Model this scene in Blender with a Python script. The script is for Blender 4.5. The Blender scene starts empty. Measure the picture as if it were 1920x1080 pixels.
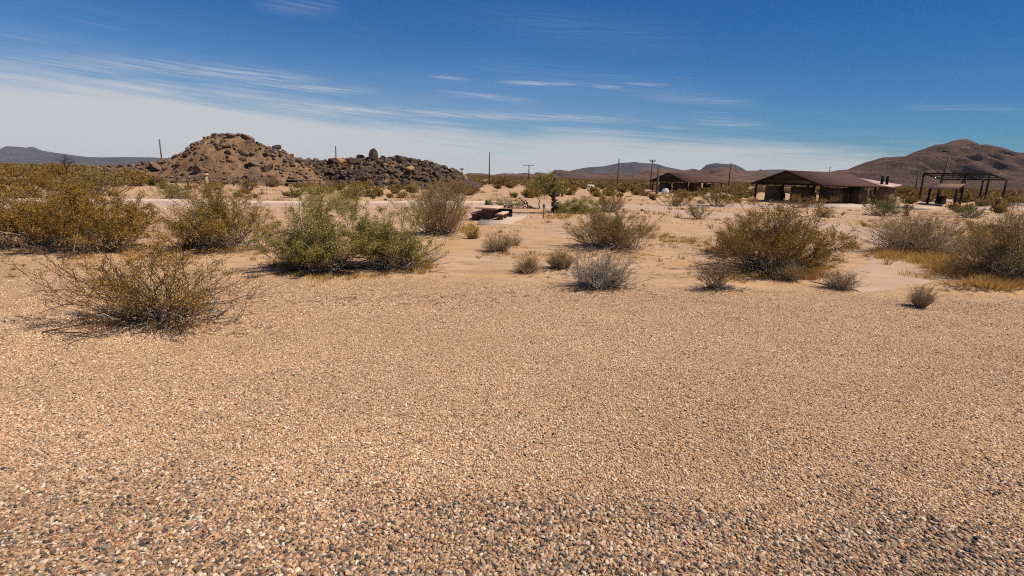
import bpy, math, random
import numpy as np

scene = bpy.context.scene
# ------------------------------------------------------------------ camera
FPX, HEYE = 928.0, 2.5
PITCH, ROLL = math.atan(210/FPX), 0.026
Fv = np.array([0, math.cos(PITCH), -math.sin(PITCH)])
R0 = np.array([1.0, 0, 0]); U0 = np.array([0, math.sin(PITCH), math.cos(PITCH)])
Rv = math.cos(ROLL)*R0 + math.sin(ROLL)*U0
Uv = -math.sin(ROLL)*R0 + math.cos(ROLL)*U0
from mathutils import Matrix, Vector
cam_data = bpy.data.cameras.new('camera')
cam = bpy.data.objects.new('camera', cam_data)
scene.collection.objects.link(cam)
scene.camera = cam
cam_data.sensor_width = 36.0
cam_data.lens = FPX/1920*36
cam_data.clip_start = 0.05
cam_data.clip_end = 60000
M = Matrix(((Rv[0], Uv[0], -Fv[0], 0), (Rv[1], Uv[1], -Fv[1], 0), (Rv[2], Uv[2], -Fv[2], HEYE), (0, 0, 0, 1)))
cam.matrix_world = M

# ------------------------------------------------------------------ world / sun
SUN_EL, SUN_AZ = 54.0, 98.0        # azimuth clockwise from +Y (camera heading)
scene.view_settings.view_transform = 'Standard'
scene.view_settings.look = 'None'
scene.view_settings.exposure = 0.25
scene.view_settings.gamma = 1.0
world = bpy.data.worlds.new('World'); scene.world = world
world.use_nodes = True
wn, wl = world.node_tree.nodes, world.node_tree.links
wn.clear()
def W(t, **k):
    n = wn.new(t)
    for a, b in k.items(): setattr(n, a, b)
    return n
def wmath(op, a, b=None, c=None, clamp=False):
    n = W('ShaderNodeMath', operation=op); n.use_clamp = clamp
    for i, v in enumerate((a, b, c)):
        if v is None: continue
        if isinstance(v, (int, float)): n.inputs[i].default_value = v
        else: wl.new(v, n.inputs[i])
    return n.outputs[0]
def wramp(fac, stops, interp='LINEAR'):
    n = W('ShaderNodeValToRGB'); n.color_ramp.interpolation = interp
    el = n.color_ramp.elements
    while len(el) < len(stops): el.new(0.5)
    for e, (p, c) in zip(el, stops):
        e.position = p; e.color = (*c, 1) if len(c) == 3 else c
    wl.new(fac, n.inputs[0]); return n.outputs[0]
sky = W('ShaderNodeTexSky', sky_type='NISHITA')
sky.sun_disc = False
sky.sun_elevation = math.radians(SUN_EL)
sky.sun_rotation = math.radians(SUN_AZ)
sky.altitude = 200; sky.air_density = 1.0; sky.dust_density = 0.1; sky.ozone_density = 1.6
tc = W('ShaderNodeTexCoord')
sep = W('ShaderNodeSeparateXYZ'); wl.new(tc.outputs['Generated'], sep.inputs[0])
dx, dy, dz = sep.outputs
elv = wmath('ARCSINE', dz)                               # radians
azm = wmath('ARCTAN2', dx, dy)                           # radians, + right
# deepen the blue of the sky with elevation
eln = wmath('MULTIPLY', elv, 1/1.5708)
tint = wramp(wmath('MAXIMUM', eln, 0), [(0.0, (.40, .52, .62)), (.05, (.33, .50, .68)), (.10, (.21, .46, .72)), (.20, (.11, .40, .72)), (.5, (.30, .56, .85)), (1, (.5, .7, .9))])
mul = W('ShaderNodeMix', data_type='RGBA', blend_type='MULTIPLY'); mul.inputs[0].default_value = 1
dark = wramp(wmath('ADD', wmath('MULTIPLY', azm, 0.62), 0.5, clamp=True), [(0, (.85, .93, .96)), (.5, (.84, .97, 1)), (1, (.42, .65, .75))])
mul0 = W('ShaderNodeMix', data_type='RGBA', blend_type='MULTIPLY'); mul0.inputs[0].default_value = 1
wl.new(sky.outputs[0], mul0.inputs[6]); wl.new(dark, mul0.inputs[7])
wl.new(mul0.outputs[2], mul.inputs[6]); wl.new(tint, mul.inputs[7])
# cirrus: streaks drawn out along the horizon, slightly falling to the right
cx = wmath('MULTIPLY', azm, 1.0)
tilt = wmath('ADD', elv, wmath('MULTIPLY', azm, 0.055))
comb = W('ShaderNodeCombineXYZ'); wl.new(cx, comb.inputs[0]); wl.new(wmath('MULTIPLY', tilt, 11.0), comb.inputs[1])
def wnoise(vec, scale, detail, rough, dist=0.0, off=(0, 0, 0), sc=(1, 1, 1)):
    m = W('ShaderNodeMapping'); m.inputs['Location'].default_value = off; m.inputs['Scale'].default_value = sc
    wl.new(vec, m.inputs[0])
    n = W('ShaderNodeTexNoise'); wl.new(m.outputs[0], n.inputs['Vector'])
    n.inputs['Scale'].default_value = scale; n.inputs['Detail'].default_value = detail
    n.inputs['Roughness'].default_value = rough; n.inputs['Distortion'].default_value = dist
    return n.outputs['Fac']
n1 = wnoise(comb.outputs[0], 2.6, 8, .58, .5, (3.1, 1.7, 0), (1.0, 1.0, 1))
n2 = wnoise(comb.outputs[0], 6.0, 8, .65, .3, (9.3, 4.2, 2), (.8, 2.6, 1))
n3 = wnoise(comb.outputs[0], 1.4, 3, .5, 0, (1.3, 7.7, 5), (1, .8, 1))
# veil: top edge falls from about 5 deg on the left to 3 deg on the right
azn = wmath('ADD', wmath('MULTIPLY', azm, 0.62), 0.5, clamp=True)   # 0 left .. 1 right
top = wramp(azn, [(0.0, (.118,)*3), (.20, (.116,)*3), (.34, (.102,)*3), (.50, (.072,)*3), (.72, (.062,)*3), (.88, (.052,)*3), (1, (.02,)*3)])
edge = wmath('SUBTRACT', top, wmath('ADD', elv, wmath('ADD', wmath('MULTIPLY', wmath('SUBTRACT', n1, .5), .10), wmath('MULTIPLY', wmath('SUBTRACT', n2, .5), .05))))
veil = W('ShaderNodeMapRange'); veil.interpolation_type = 'SMOOTHSTEP'
wl.new(edge, veil.inputs[0]); veil.inputs[1].default_value = -0.034; veil.inputs[2].default_value = 0.034
veilv = wmath('MULTIPLY', veil.outputs[0], wramp(azn, [(0, (.95,)*3), (.5, (.86,)*3), (.85, (.82,)*3), (1, (.3,)*3)]))
# wisps above the veil up to ~11 deg at the left, a few in the middle
band = wramp(wmath('MULTIPLY', elv, 4.0), [(0, (0, 0, 0)), (.12, (.4,)*3), (.42, (1, 1, 1)), (.60, (.8,)*3), (.78, (.2,)*3), (1, (.04,)*3)])
side = wramp(azn, [(0, (1, 1, 1)), (.35, (.95,)*3), (.55, (.62,)*3), (.70, (.42,)*3), (.82, (.1,)*3), (1, (.06,)*3)])
wisp = W('ShaderNodeMapRange'); wisp.interpolation_type = 'SMOOTHSTEP'
wl.new(wmath('ADD', wmath('MULTIPLY', n2, .62), wmath('MULTIPLY', n1, .38)), wisp.inputs[0]); wisp.inputs[1].default_value = .49; wisp.inputs[2].default_value = .64
big = W('ShaderNodeMapRange'); wl.new(n3, big.inputs[0]); big.inputs[1].default_value = .40; big.inputs[2].default_value = .62
wispv = wmath('MULTIPLY', wmath('MULTIPLY', wisp.outputs[0], big.outputs[0]), wmath('MULTIPLY', band, side))
thin = wmath('MULTIPLY', wmath('MULTIPLY', band, side), wmath('MULTIPLY', n1, .34))
n4 = wnoise(comb.outputs[0], 9.0, 9, .68, .9, (5.3, 2.2, 8), (.8, 3.2, 1))
ewarp = wmath('ADD', elv, wmath('MULTIPLY', wmath('SUBTRACT', n1, .5), .016))
tot = None
for (a0, e0, la, sl, w_, amp) in [(-0.5238, 0.1527, 0.1907, 0.0212, 0.00948, 0.55), (-0.5266, 0.1546, 0.0772, 0.0099, 0.00431, 0.45), (-0.3877, 0.1416, 0.1387, 0.0299, 0.00517, 0.5), (-0.6884, 0.1405, 0.1322, 0.0723, 0.01207, 0.35), (-0.692, 0.1125, 0.1328, 0.0685, 0.00862, 0.3), (-0.3213, 0.1085, 0.173, 0.0199, 0.01034, 0.5), (-0.0416, 0.1108, 0.2823, -0.0091, 0.0069, 0.6), (0.0975, 0.1128, 0.1221, -0.0313, 0.00431, 0.5), (-0.3594, 0.1123, 0.0616, -0.0072, 0.00431, 0.4), (0.0376, 0.1712, 0.084, -0.0203, 0.00345, 0.6), (0.1701, 0.1665, 0.0339, -0.0502, 0.00345, 0.55), (0.2395, 0.1693, 0.0521, -0.0654, 0.00345, 0.4), (-0.1279, 0.1759, 0.0428, -0.015, 0.00431, 0.35), (-0.0596, 0.1444, 0.1046, -0.0597, 0.00517, 0.35), (0.3247, 0.1418, 0.1203, -0.0726, 0.00776, 0.22), (0.389, 0.1027, 0.0711, -0.1163, 0.0069, 0.22), (-0.3836, 0.2657, 0.0773, 0.0805, 0.01207, 0.14), (0.182, 0.082, 0.1712, -0.0605, 0.00862, 0.3), (-0.2159, 0.0735, 0.1684, -0.0461, 0.00862, 0.3), (0.7186, 0.1108, 0.0919, -0.0907, 0.00517, 0.15), (0.1058, 0.1777, 0.249, -0.0975, 0.01897, 0.08), (0.1208, 0.2598, 0.2216, -0.0935, 0.02586, 0.06)]:      # single cirrus streaks: azimuth, elevation, half length, slope, half width, strength
    da = wmath('SUBTRACT', azm, a0); u = wmath('DIVIDE', da, la)
    e_ = wmath('DIVIDE', wmath('SUBTRACT', wmath('SUBTRACT', ewarp, e0), wmath('MULTIPLY', da, sl)), w_)
    g_ = wmath('MULTIPLY', wmath('EXPONENT', wmath('MULTIPLY', wmath('MULTIPLY', e_, e_), -1.0)), wmath('MULTIPLY', wmath('SUBTRACT', 1.0, wmath('MULTIPLY', u, u), clamp=True), amp))
    tot = g_ if tot is None else wmath('MAXIMUM', tot, g_)
mod = W('ShaderNodeMapRange'); wl.new(n4, mod.inputs[0]); mod.inputs[1].default_value = .40; mod.inputs[2].default_value = .62; mod.inputs[3].default_value = .05; mod.inputs[4].default_value = 1.3
streak = wmath('MULTIPLY', tot, mod.outputs[0])
base_c = wmath('MAXIMUM', wmath('MAXIMUM', veilv, wmath('MULTIPLY', wispv, .75)), thin, clamp=True)
cl = wmath('SUBTRACT', 1.0, wmath('MULTIPLY', wmath('SUBTRACT', 1.0, base_c), wmath('SUBTRACT', 1.0, streak)), clamp=True)
cmix = W('ShaderNodeMix', data_type='RGBA'); wl.new(cl, cmix.inputs[0]); wl.new(mul.outputs[2], cmix.inputs[6])
CLOUD = (5.0, 5.0, 5.2, 1)
cmix.inputs[7].default_value = CLOUD
bg = W('ShaderNodeBackground'); bg.inputs[1].default_value = 0.1
wl.new(cmix.outputs[2], bg.inputs[0])
wo = W('ShaderNodeOutputWorld'); wl.new(bg.outputs[0], wo.inputs[0])

sun_d = bpy.data.lights.new('sun', 'SUN'); sun_d.energy = 4.9; sun_d.angle = math.radians(.5); sun_d.color = (1, .86, .69)
sun = bpy.data.objects.new('sun', sun_d); scene.collection.objects.link(sun)
sdir = Vector((math.sin(math.radians(SUN_AZ))*math.cos(math.radians(SUN_EL)), math.cos(math.radians(SUN_AZ))*math.cos(math.radians(SUN_EL)), math.sin(math.radians(SUN_EL))))
sun.rotation_euler = sdir.to_track_quat('Z', 'Y').to_euler()
sun.location = (0, 0, 60)

# ------------------------------------------------------------------ helpers
COL = scene.collection
def ray(x, y): return Fv + Rv*(x-960)/FPX + Uv*(540-y)/FPX
def G(x, y):
    d = ray(x, y); t = -HEYE/d[2]; return d[0]*t, d[1]*t
def at(x, y, Y):                       # the point seen at a pixel, at depth Y
    d = ray(x, y); t = Y/d[1]; return d[0]*t, Y, HEYE+d[2]*t
def mpp(x, y):                         # metres per photo pixel on the ground there
    d = ray(x, y); return HEYE/-d[2]/FPX

_T = np.random.RandomState(5).rand(256, 256)
def vn(x, y, s=0):
    x = np.asarray(x, float)+s*17.3; y = np.asarray(y, float)+s*31.7
    xi = np.floor(x).astype(int); yi = np.floor(y).astype(int)
    fx = x-xi; fy = y-yi; fx = fx*fx*(3-2*fx); fy = fy*fy*(3-2*fy)
    a = _T[xi & 255, yi & 255]; b = _T[(xi+1) & 255, yi & 255]; c = _T[xi & 255, (yi+1) & 255]; d = _T[(xi+1) & 255, (yi+1) & 255]
    return (a*(1-fx)+b*fx)*(1-fy)+(c*(1-fx)+d*fx)*fy
def fbm(x, y, s=0, o=4):
    r = 0; a = .5
    for i in range(o):
        r = r+a*vn(np.asarray(x)*2**i, np.asarray(y)*2**i, s+i); a *= .5
    return r
_BM = [(290, 606, 430), (60, 464, 300), (190, 474, 210), (420, 468, 200), (612, 508, 190), (738, 505, 165), (822, 440, 125), (934, 471, 58), (988, 511, 54), (1052, 504, 56), (1145, 466, 170), (1128, 538, 130),
       (1448, 510, 225), (1372, 480, 110), (1347, 544, 88), (1480, 528, 64), (1573, 543, 70), (1712, 476, 205), (1905, 522, 240), (1840, 478, 120)]
_BM = [(*G(a, b), w*mpp(a, b)*.42) for a, b, w in _BM]       # low sand mounds caught by the bushes
def terrain(x, y):
    r = np.hypot(x, y)
    far = np.clip((r-12)/25, 0, 1)*np.clip((900-r)/600, 0, 1)
    z = (fbm(np.asarray(x)/7, np.asarray(y)/7, 3, 3)-.44)*.30*far
    z = z+(fbm(np.asarray(x)/1.6, np.asarray(y)/1.6, 9, 3)-.44)*.085*np.clip(r/9, .2, 1)*np.clip((200-r)/100, 0, 1)
    for bx, by, br_ in _BM: z = z+.075*min(1, br_)*np.exp(-((x-bx)**2+(y-by)**2)/br_**2)
    return z
def gz(x, y): return float(terrain(x, y))

def npmesh(name, V, F, mat=None, parent=None, smooth=False, loc=None, link=True):
    me = bpy.data.meshes.new(name)
    V = np.asarray(V, np.float32)
    Fs = [np.asarray(f, np.int32) for f in (F if isinstance(F, (list, tuple)) else [F])]
    Fs = [f for f in Fs if len(f)]
    me.vertices.add(len(V)); me.vertices.foreach_set('co', V.ravel())
    idx = np.concatenate([f.ravel() for f in Fs]); tot = np.concatenate([np.full(len(f), f.shape[1]) for f in Fs])
    st = np.concatenate([[0], np.cumsum(tot)[:-1]])
    me.loops.add(len(idx)); me.loops.foreach_set('vertex_index', idx.astype(np.int32))
    me.polygons.add(len(tot)); me.polygons.foreach_set('loop_start', st.astype(np.int32))
    me.polygons.foreach_set('loop_total', tot.astype(np.int32))
    me.update(calc_edges=True); me.validate()
    if smooth: me.polygons.foreach_set('use_smooth', np.ones(len(tot), bool))
    if mat: me.materials.append(mat)
    if not link: return me
    o = bpy.data.objects.new(name, me); COL.objects.link(o)
    if parent: o.parent = parent
    if loc is not None: o.location = loc
    return o

class MB:
    """collects boxes / tubes / prisms into one mesh"""
    def __init__(s): s.V = []; s.Q = []; s.T = []; s.n = 0
    def add(s, V, Q=(), T=()):
        V = np.asarray(V, float); s.V.append(V)
        if len(Q): s.Q.append(np.asarray(Q)+s.n)
        if len(T): s.T.append(np.asarray(T)+s.n)
        s.n += len(V); return s
    def box(s, cx, cy, cz, sx, sy, sz, rz=0.0, taper=1.0):
        v = np.array([[a*sx/2*(taper if c > 0 else 1), b*sy/2*(taper if c > 0 else 1), c*sz/2] for c in (-1, 1) for a, b in ((-1, -1), (1, -1), (1, 1), (-1, 1))])
        cr, sr = math.cos(rz), math.sin(rz)
        v = np.stack([v[:, 0]*cr-v[:, 1]*sr+cx, v[:, 0]*sr+v[:, 1]*cr+cy, v[:, 2]+cz], 1)
        return s.add(v, [[3, 2, 1, 0], [4, 5, 6, 7], [0, 1, 5, 4], [1, 2, 6, 5], [2, 3, 7, 6], [3, 0, 4, 7]])
    def tube(s, a, b, r0, r1=None, n=8):
        r1 = r0 if r1 is None else r1
        a = np.array(a, float); b = np.array(b, float); d = b-a; d /= np.linalg.norm(d)
        h = np.array([0, 0, 1.]) if abs(d[2]) < .9 else np.array([1., 0, 0])
        u = np.cross(d, h); u /= np.linalg.norm(u); w = np.cross(d, u)
        t = np.arange(n)/n*2*math.pi
        c = np.cos(t)[:, None]*u+np.sin(t)[:, None]*w
        V = np.concatenate([a+c*r0, b+c*r1, [a], [b]])
        Q = [[(i+1) % n, i, n+i, n+(i+1) % n] for i in range(n)]
        T = [[i, (i+1) % n, 2*n] for i in range(n)]+[[n+(i+1) % n, n+i, 2*n+1] for i in range(n)]
        return s.add(V, Q, T)
    def beam(s, a, b, w, h):
        a = np.array(a, float); b = np.array(b, float); d = b-a; d /= np.linalg.norm(d)
        up = np.array([0, 0, 1.]) if abs(d[2]) < .95 else np.array([0, 1., 0])
        u = np.cross(d, up); u /= np.linalg.norm(u); v = np.cross(u, d)
        c = [(-1, -1), (1, -1), (1, 1), (-1, 1)]
        V = [p+u*i*w/2+v*j*h/2 for p in (a, b) for i, j in c]
        return s.add(V, [[3, 2, 1, 0], [4, 5, 6, 7], [0, 1, 5, 4], [1, 2, 6, 5], [2, 3, 7, 6], [3, 0, 4, 7]])
    def prism(s, poly, axis, t0, t1):
        """poly: 2-D outline, extruded along axis ('y' : outline in x,z)"""
        n = len(poly); V = []
        for t in (t0, t1):
            for p in poly: V.append((p[0], t, p[1]) if axis == 'y' else (t, p[0], p[1]))
        Q = [[i, (i+1) % n, n+(i+1) % n, n+i] for i in range(n)]
        c0 = np.mean(V[:n], 0); c1 = np.mean(V[n:], 0)
        V += [tuple(c0), tuple(c1)]
        T = [[(i+1) % n, i, 2*n] for i in range(n)]+[[n+i, n+(i+1) % n, 2*n+1] for i in range(n)]
        return s.add(V, Q, T)
    def build(s, name, mat, parent=None, smooth=False, bevel=0):
        o = npmesh(name, np.concatenate(s.V), [np.concatenate(q) for q in (s.Q, s.T) if q], mat, parent, smooth)
        if bevel:
            m = o.modifiers.new('bevel', 'BEVEL'); m.width = bevel; m.segments = 2; m.limit_method = 'ANGLE'
        return o

def tag(o, label=None, cat=None, group=None, kind=None):
    if label: o['label'] = label
    if cat: o['category'] = cat
    if group: o['group'] = group
    if kind: o['kind'] = kind
    return o
def empty(name, loc, rz=0.0, label=None, cat=None, group=None):
    o = bpy.data.objects.new(name, None); COL.objects.link(o)
    o.empty_display_size = .2; o.location = loc; o.rotation_euler = (0, 0, rz)
    return tag(o, label, cat, group)
def children(o): return [c for c in list(COL.objects) if c.parent == o]
_kids = {}
def copy_tree(o, kids, parent=None):
    c = o.copy(); COL.objects.link(c); c.parent = parent
    for k in kids:
        d = k.copy(); COL.objects.link(d); d.parent = c
    return c

# ------------------------------------------------------------------ materials
def newmat(name):
    m = bpy.data.materials.new(name); m.use_nodes = True
    nt = m.node_tree; nt.nodes.clear(); return m, nt.nodes, nt.links
class NT:
    def __init__(s, name): s.m, s.n, s.l = newmat(name)
    def N(s, t, **k):
        n = s.n.new(t)
        for a, b in k.items(): setattr(n, a, b)
        return n
    def put(s, sock, v):
        if v is None: return
        if isinstance(v, (int, float)): sock.default_value = v
        elif isinstance(v, (tuple, list)): sock.default_value = (*v, 1) if len(v) == 3 and sock.type == 'RGBA' else v
        else: s.l.new(v, sock)
    def math(s, op, a, b=None, c=None, clamp=False):
        n = s.N('ShaderNodeMath', operation=op); n.use_clamp = clamp
        for i, v in enumerate((a, b, c)): s.put(n.inputs[i], v)
        return n.outputs[0]
    def mix(s, f, a, b, mode='MIX'):
        n = s.N('ShaderNodeMix', data_type='RGBA', blend_type=mode)
        s.put(n.inputs[0], f); s.put(n.inputs[6], a); s.put(n.inputs[7], b); return n.outputs[2]
    def ramp(s, f, stops):
        n = s.N('ShaderNodeValToRGB'); el = n.color_ramp.elements
        while len(el) < len(stops): el.new(.5)
        for e, (p, c) in zip(el, stops): e.position = p; e.color = (*((c,)*3 if isinstance(c, (int, float)) else c), 1)
        s.l.new(f, n.inputs[0]); return n.outputs[0]
    def maprange(s, f, a, b, c=0, d=1, smooth=False):
        n = s.N('ShaderNodeMapRange')
        if smooth: n.interpolation_type = 'SMOOTHSTEP'
        s.put(n.inputs[0], f)
        for i, v in zip((1, 2, 3, 4), (a, b, c, d)): s.put(n.inputs[i], v)
        return n.outputs[0]
    def pos(s, kind='Object'):
        return s.N('ShaderNodeTexCoord').outputs[kind]
    def scaled(s, v, sc, loc=(0, 0, 0)):
        n = s.N('ShaderNodeMapping'); n.inputs['Scale'].default_value = sc; n.inputs['Location'].default_value = loc
        s.l.new(v, n.inputs[0]); return n.outputs[0]
    def noise(s, v, scale, detail=4, rough=.55, dist=0, out='Fac'):
        n = s.N('ShaderNodeTexNoise')
        if v is not None: s.l.new(v, n.inputs['Vector'])
        n.inputs['Scale'].default_value = scale; n.inputs['Detail'].default_value = detail
        n.inputs['Roughness'].default_value = rough; n.inputs['Distortion'].default_value = dist
        return n.outputs[out]
    def voro(s, v, scale, out='Color', feature='F1', rand=1):
        n = s.N('ShaderNodeTexVoronoi', feature=feature)
        s.l.new(v, n.inputs['Vector']); n.inputs['Scale'].default_value = scale; n.inputs['Randomness'].default_value = rand
        return n.outputs[out]
    def bump(s, h, strength=.5, dist=.02, normal=None):
        n = s.N('ShaderNodeBump'); s.l.new(h, n.inputs['Height']); n.inputs['Strength'].default_value = strength; n.inputs['Distance'].default_value = dist
        if normal is not None: s.l.new(normal, n.inputs['Normal'])
        return n.outputs[0]
    def finish(s, color, rough=.9, normal=None, metal=0, spec=.3, transl=0):
        p = s.N('ShaderNodeBsdfPrincipled'); s.put(p.inputs['Base Color'], color); s.put(p.inputs['Roughness'], rough)
        s.put(p.inputs['Metallic'], metal); s.put(p.inputs['Specular IOR Level'], spec)
        if normal is not None: s.l.new(normal, p.inputs['Normal'])
        out = s.N('ShaderNodeOutputMaterial'); sh = p.outputs[0]
        if transl:
            t = s.N('ShaderNodeBsdfTranslucent'); s.put(t.inputs[0], color)
            a = s.N('ShaderNodeMixShader'); a.inputs[0].default_value = transl; s.l.new(sh, a.inputs[1]); s.l.new(t.outputs[0], a.inputs[2]); sh = a.outputs[0]
        s.l.new(sh, out.inputs[0]); return s.m

def leaf_mat(name, cols, transl=.25):
    t = NT(name); r = t.N('ShaderNodeNewGeometry').outputs['Random Per Island']
    n = t.noise(t.pos(), 2.3, 2)
    k = len(cols); c = t.ramp(r, [(i/(k-1), cols[i]) for i in range(k)])
    c = t.mix(t.maprange(n, .35, .65, 0, .45), c, t.mix(1, c, (.72, .62, .5), 'MULTIPLY'))
    return t.finish(c, .75, spec=.25, transl=transl)
def twig_mat(name, a, b):   # bark of stems, light and dark by stem
    t = NT(name); r = t.N('ShaderNodeNewGeometry').outputs['Random Per Island']
    return t.finish(t.mix(r, a, b), .9)
M_LEAF_OLIVE = leaf_mat('olive_leaf', [(0.156, 0.0975, 0.0182), (0.26, 0.169, 0.0325), (0.39, 0.247, 0.0455), (0.52, 0.351, 0.104), (0.195, 0.137, 0.026)])
M_LEAF_GREEN = leaf_mat('green_leaf', [(0.156, 0.143, 0.0286), (0.26, 0.234, 0.052), (0.364, 0.325, 0.0845), (0.494, 0.442, 0.169), (0.208, 0.169, 0.0364)])
M_LEAF_BROWN = leaf_mat('brown_leaf', [(.16, .105, .030), (.27, .185, .055), (.37, .26, .085), (.50, .37, .16), (.20, .145, .045)])
M_LEAF_ORANGE = leaf_mat('orange_leaf', [(.20, .115, .020), (.31, .185, .034), (.43, .27, .058), (.25, .15, .027)])
M_LEAF_FRESH = leaf_mat('fresh_leaf', [(0.091, 0.13, 0.0325), (0.169, 0.221, 0.065), (0.247, 0.286, 0.104), (0.13, 0.169, 0.0455)])
M_TWIG = twig_mat('brown_twig', (.085, .055, .035), (.19, .135, .09))
M_TWIG_GREY = twig_mat('grey_twig', (.12, .10, .085), (.46, .40, .34))
M_TWIG_TAN = twig_mat('tan_twig', (.20, .14, .085), (.42, .31, .20))
M_BARK = twig_mat('dark_bark', (.035, .03, .022), (.07, .055, .04))
M_BARK_GREEN = twig_mat('green_bark', (.12, .14, .06), (.20, .22, .10))
M_LEAF_GOLD = leaf_mat('golden_leaf', [(.22, .125, .02), (.34, .20, .035), (.46, .29, .065), (.28, .17, .03)])
M_TWIG_WARM = twig_mat('warm_twig', (.07, .04, .022), (.22, .145, .085))
M_STRAW = leaf_mat('straw', [(.36, .21, .05), (.56, .35, .10), (.66, .46, .18), (.44, .26, .07)], .3)

def ground_mat():
    t = NT('desert_ground'); P = t.pos()
    sp = t.N('ShaderNodeSeparateXYZ'); t.l.new(P, sp.inputs[0]); X, Y = sp.outputs[0], sp.outputs[1]
    dist = t.N('ShaderNodeVectorMath', operation='LENGTH'); t.l.new(P, dist.inputs[0]); D = dist.outputs['Value']
    big = t.noise(P, .12, 4, .55); mid = t.noise(P, .9, 5, .6); fine = t.noise(P, 9, 6, .65); grit = t.noise(P, 60, 3, .7)
    # sand
    sand = t.ramp(mid, [(.25, (.38, .235, .125)), (.5, (.50, .33, .19)), (.75, (.60, .415, .25))])
    sand = t.mix(t.maprange(big, .38, .62, 0, .55), sand, (.50, .355, .26))
    orange = t.maprange(t.noise(P, .55, 5, .6, 1.0), .50, .66, 0, .75, True)
    sand = t.mix(orange, sand, (.50, .30, .13))
    sand = t.mix(t.maprange(fine, .42, .74, 0, .5), sand, (.30, .19, .11))
    # gravel ground below and between the stones, gap shadow put into the darkest cells
    vc = t.voro(P, 58, 'Color'); vs = t.N('ShaderNodeSeparateColor'); t.l.new(vc, vs.inputs[0])
    grav = t.ramp(vs.outputs[0], [(0, (.11, .065, .035)), (.28, (.33, .205, .11)), (.5, (.50, .325, .185)), (.8, (.62, .42, .25)), (1, (.82, .62, .42))])
    grav = t.mix(t.maprange(mid, .35, .7, 0, .35), grav, (.42, .27, .155))
    pad = t.maprange(t.math('ADD', Y, t.math('ADD', t.math('MULTIPLY', t.math('SUBTRACT', mid, .5), 3.0), t.math('MULTIPLY', X, .04))), 11.0, 12.6, 1, 0, True)
    c = t.mix(pad, sand, grav)
    # scrub tinted plain further off
    farn = t.noise(t.scaled(P, (.02, .05, 1)), 1.0, 6, .62)
    plain = t.ramp(farn, [(.35, (.17, .11, .05)), (.5, (.27, .18, .09)), (.62, (.38, .26, .16)), (.75, (.46, .33, .22))])
    c = t.mix(t.maprange(D, 90, 260, 0, .9, True), c, plain)
    str_ = t.noise(t.scaled(P, (.5, 2.2, 1)), 1.1, 6, .65, .6)
    c = t.mix(t.math('MULTIPLY', t.maprange(str_, .48, .64, 0, .7), t.math('SUBTRACT', 1.0, pad)), c, (.33, .215, .135))
    h = t.math('ADD', t.math('MULTIPLY', fine, .6), t.math('MULTIPLY', t.voro(P, 58, 'Distance'), t.math('MULTIPLY', pad, -.9)))
    h = t.math('ADD', h, t.math('MULTIPLY', grit, .15))
    c = t.mix(t.maprange(grit, .35, .7, .0, .35), c, t.mix(1, c, (.55, .5, .45), 'MULTIPLY'))
    return t.finish(c, .95, t.bump(h, .7, .03), spec=.15)
M_GROUND = ground_mat()

def road_mat(name, a, b, c3):
    t = NT(name); P = t.pos(); n = t.noise(P, .7, 5, .6); f = t.noise(P, 25, 5, .7); s = t.noise(t.scaled(P, (.3, 1.5, 1)), .8, 4)
    c = t.ramp(n, [(.3, a), (.7, b)]); c = t.mix(t.maprange(s, .5, .72, 0, .6), c, c3)
    c = t.mix(t.maprange(f, .4, .75, 0, .35), c, t.mix(1, c, (.6, .56, .52), 'MULTIPLY'))
    return t.finish(c, .95, t.bump(f, .4, .01), spec=.15)
M_ROAD = road_mat('road_chipseal', (.42, .30, .235), (.47, .34, .27), (.36, .27, .22))
M_WASH = road_mat('road_sand', (.42, .295, .215), (.48, .34, .245), (.35, .25, .19))
M_KERB = road_mat('kerb_concrete', (.60, .50, .41), (.68, .57, .47), (.52, .43, .35))
M_CONC = road_mat('concrete', (.42, .34, .27), (.50, .41, .33), (.36, .29, .22))

def rock_mat(name, dark, mid, light, rust=.25):
    t = NT(name); P = t.pos()
    oi = t.N('ShaderNodeObjectInfo').outputs['Random']
    ad = t.N('ShaderNodeVectorMath', operation='ADD'); t.l.new(P, ad.inputs[0]); cb = t.N('ShaderNodeCombineXYZ'); t.l.new(t.math('MULTIPLY', oi, 40), cb.inputs[0]); t.l.new(cb.outputs[0], ad.inputs[1])
    n = t.noise(ad.outputs[0], 1.6, 6, .62); f = t.noise(ad.outputs[0], 7, 5, .65)
    c = t.ramp(n, [(.3, dark), (.52, mid), (.75, light)])
    c = t.mix(t.maprange(oi, .0, 1, .0, .6), c, t.mix(1, c, (.55, .5, .5), 'MULTIPLY'))
    c = t.mix(t.math('MULTIPLY', t.maprange(f, .5, .7), rust), c, (.34, .19, .08))
    return t.finish(c, .85, t.bump(f, .8, .08), spec=.3)
M_ROCK = rock_mat('varnished_rock', (.042, .028, .022), (.085, .058, .044), (.155, .108, .078))
M_ROCK_TAN = rock_mat('tan_rock', (.09, .058, .040), (.17, .112, .075), (.29, .20, .135))
M_ROCK_ORANGE = rock_mat('orange_rock', (.26, .15, .06), (.42, .25, .10), (.50, .33, .16), .5)
M_ROCK_DARK = rock_mat('dark_rock', (.03, .022, .018), (.06, .045, .038), (.11, .08, .065), .1)
M_ROCK_OLIVE = rock_mat('olive_rock', (.07, .08, .035), (.13, .13, .06), (.2, .18, .1), .2)

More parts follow.
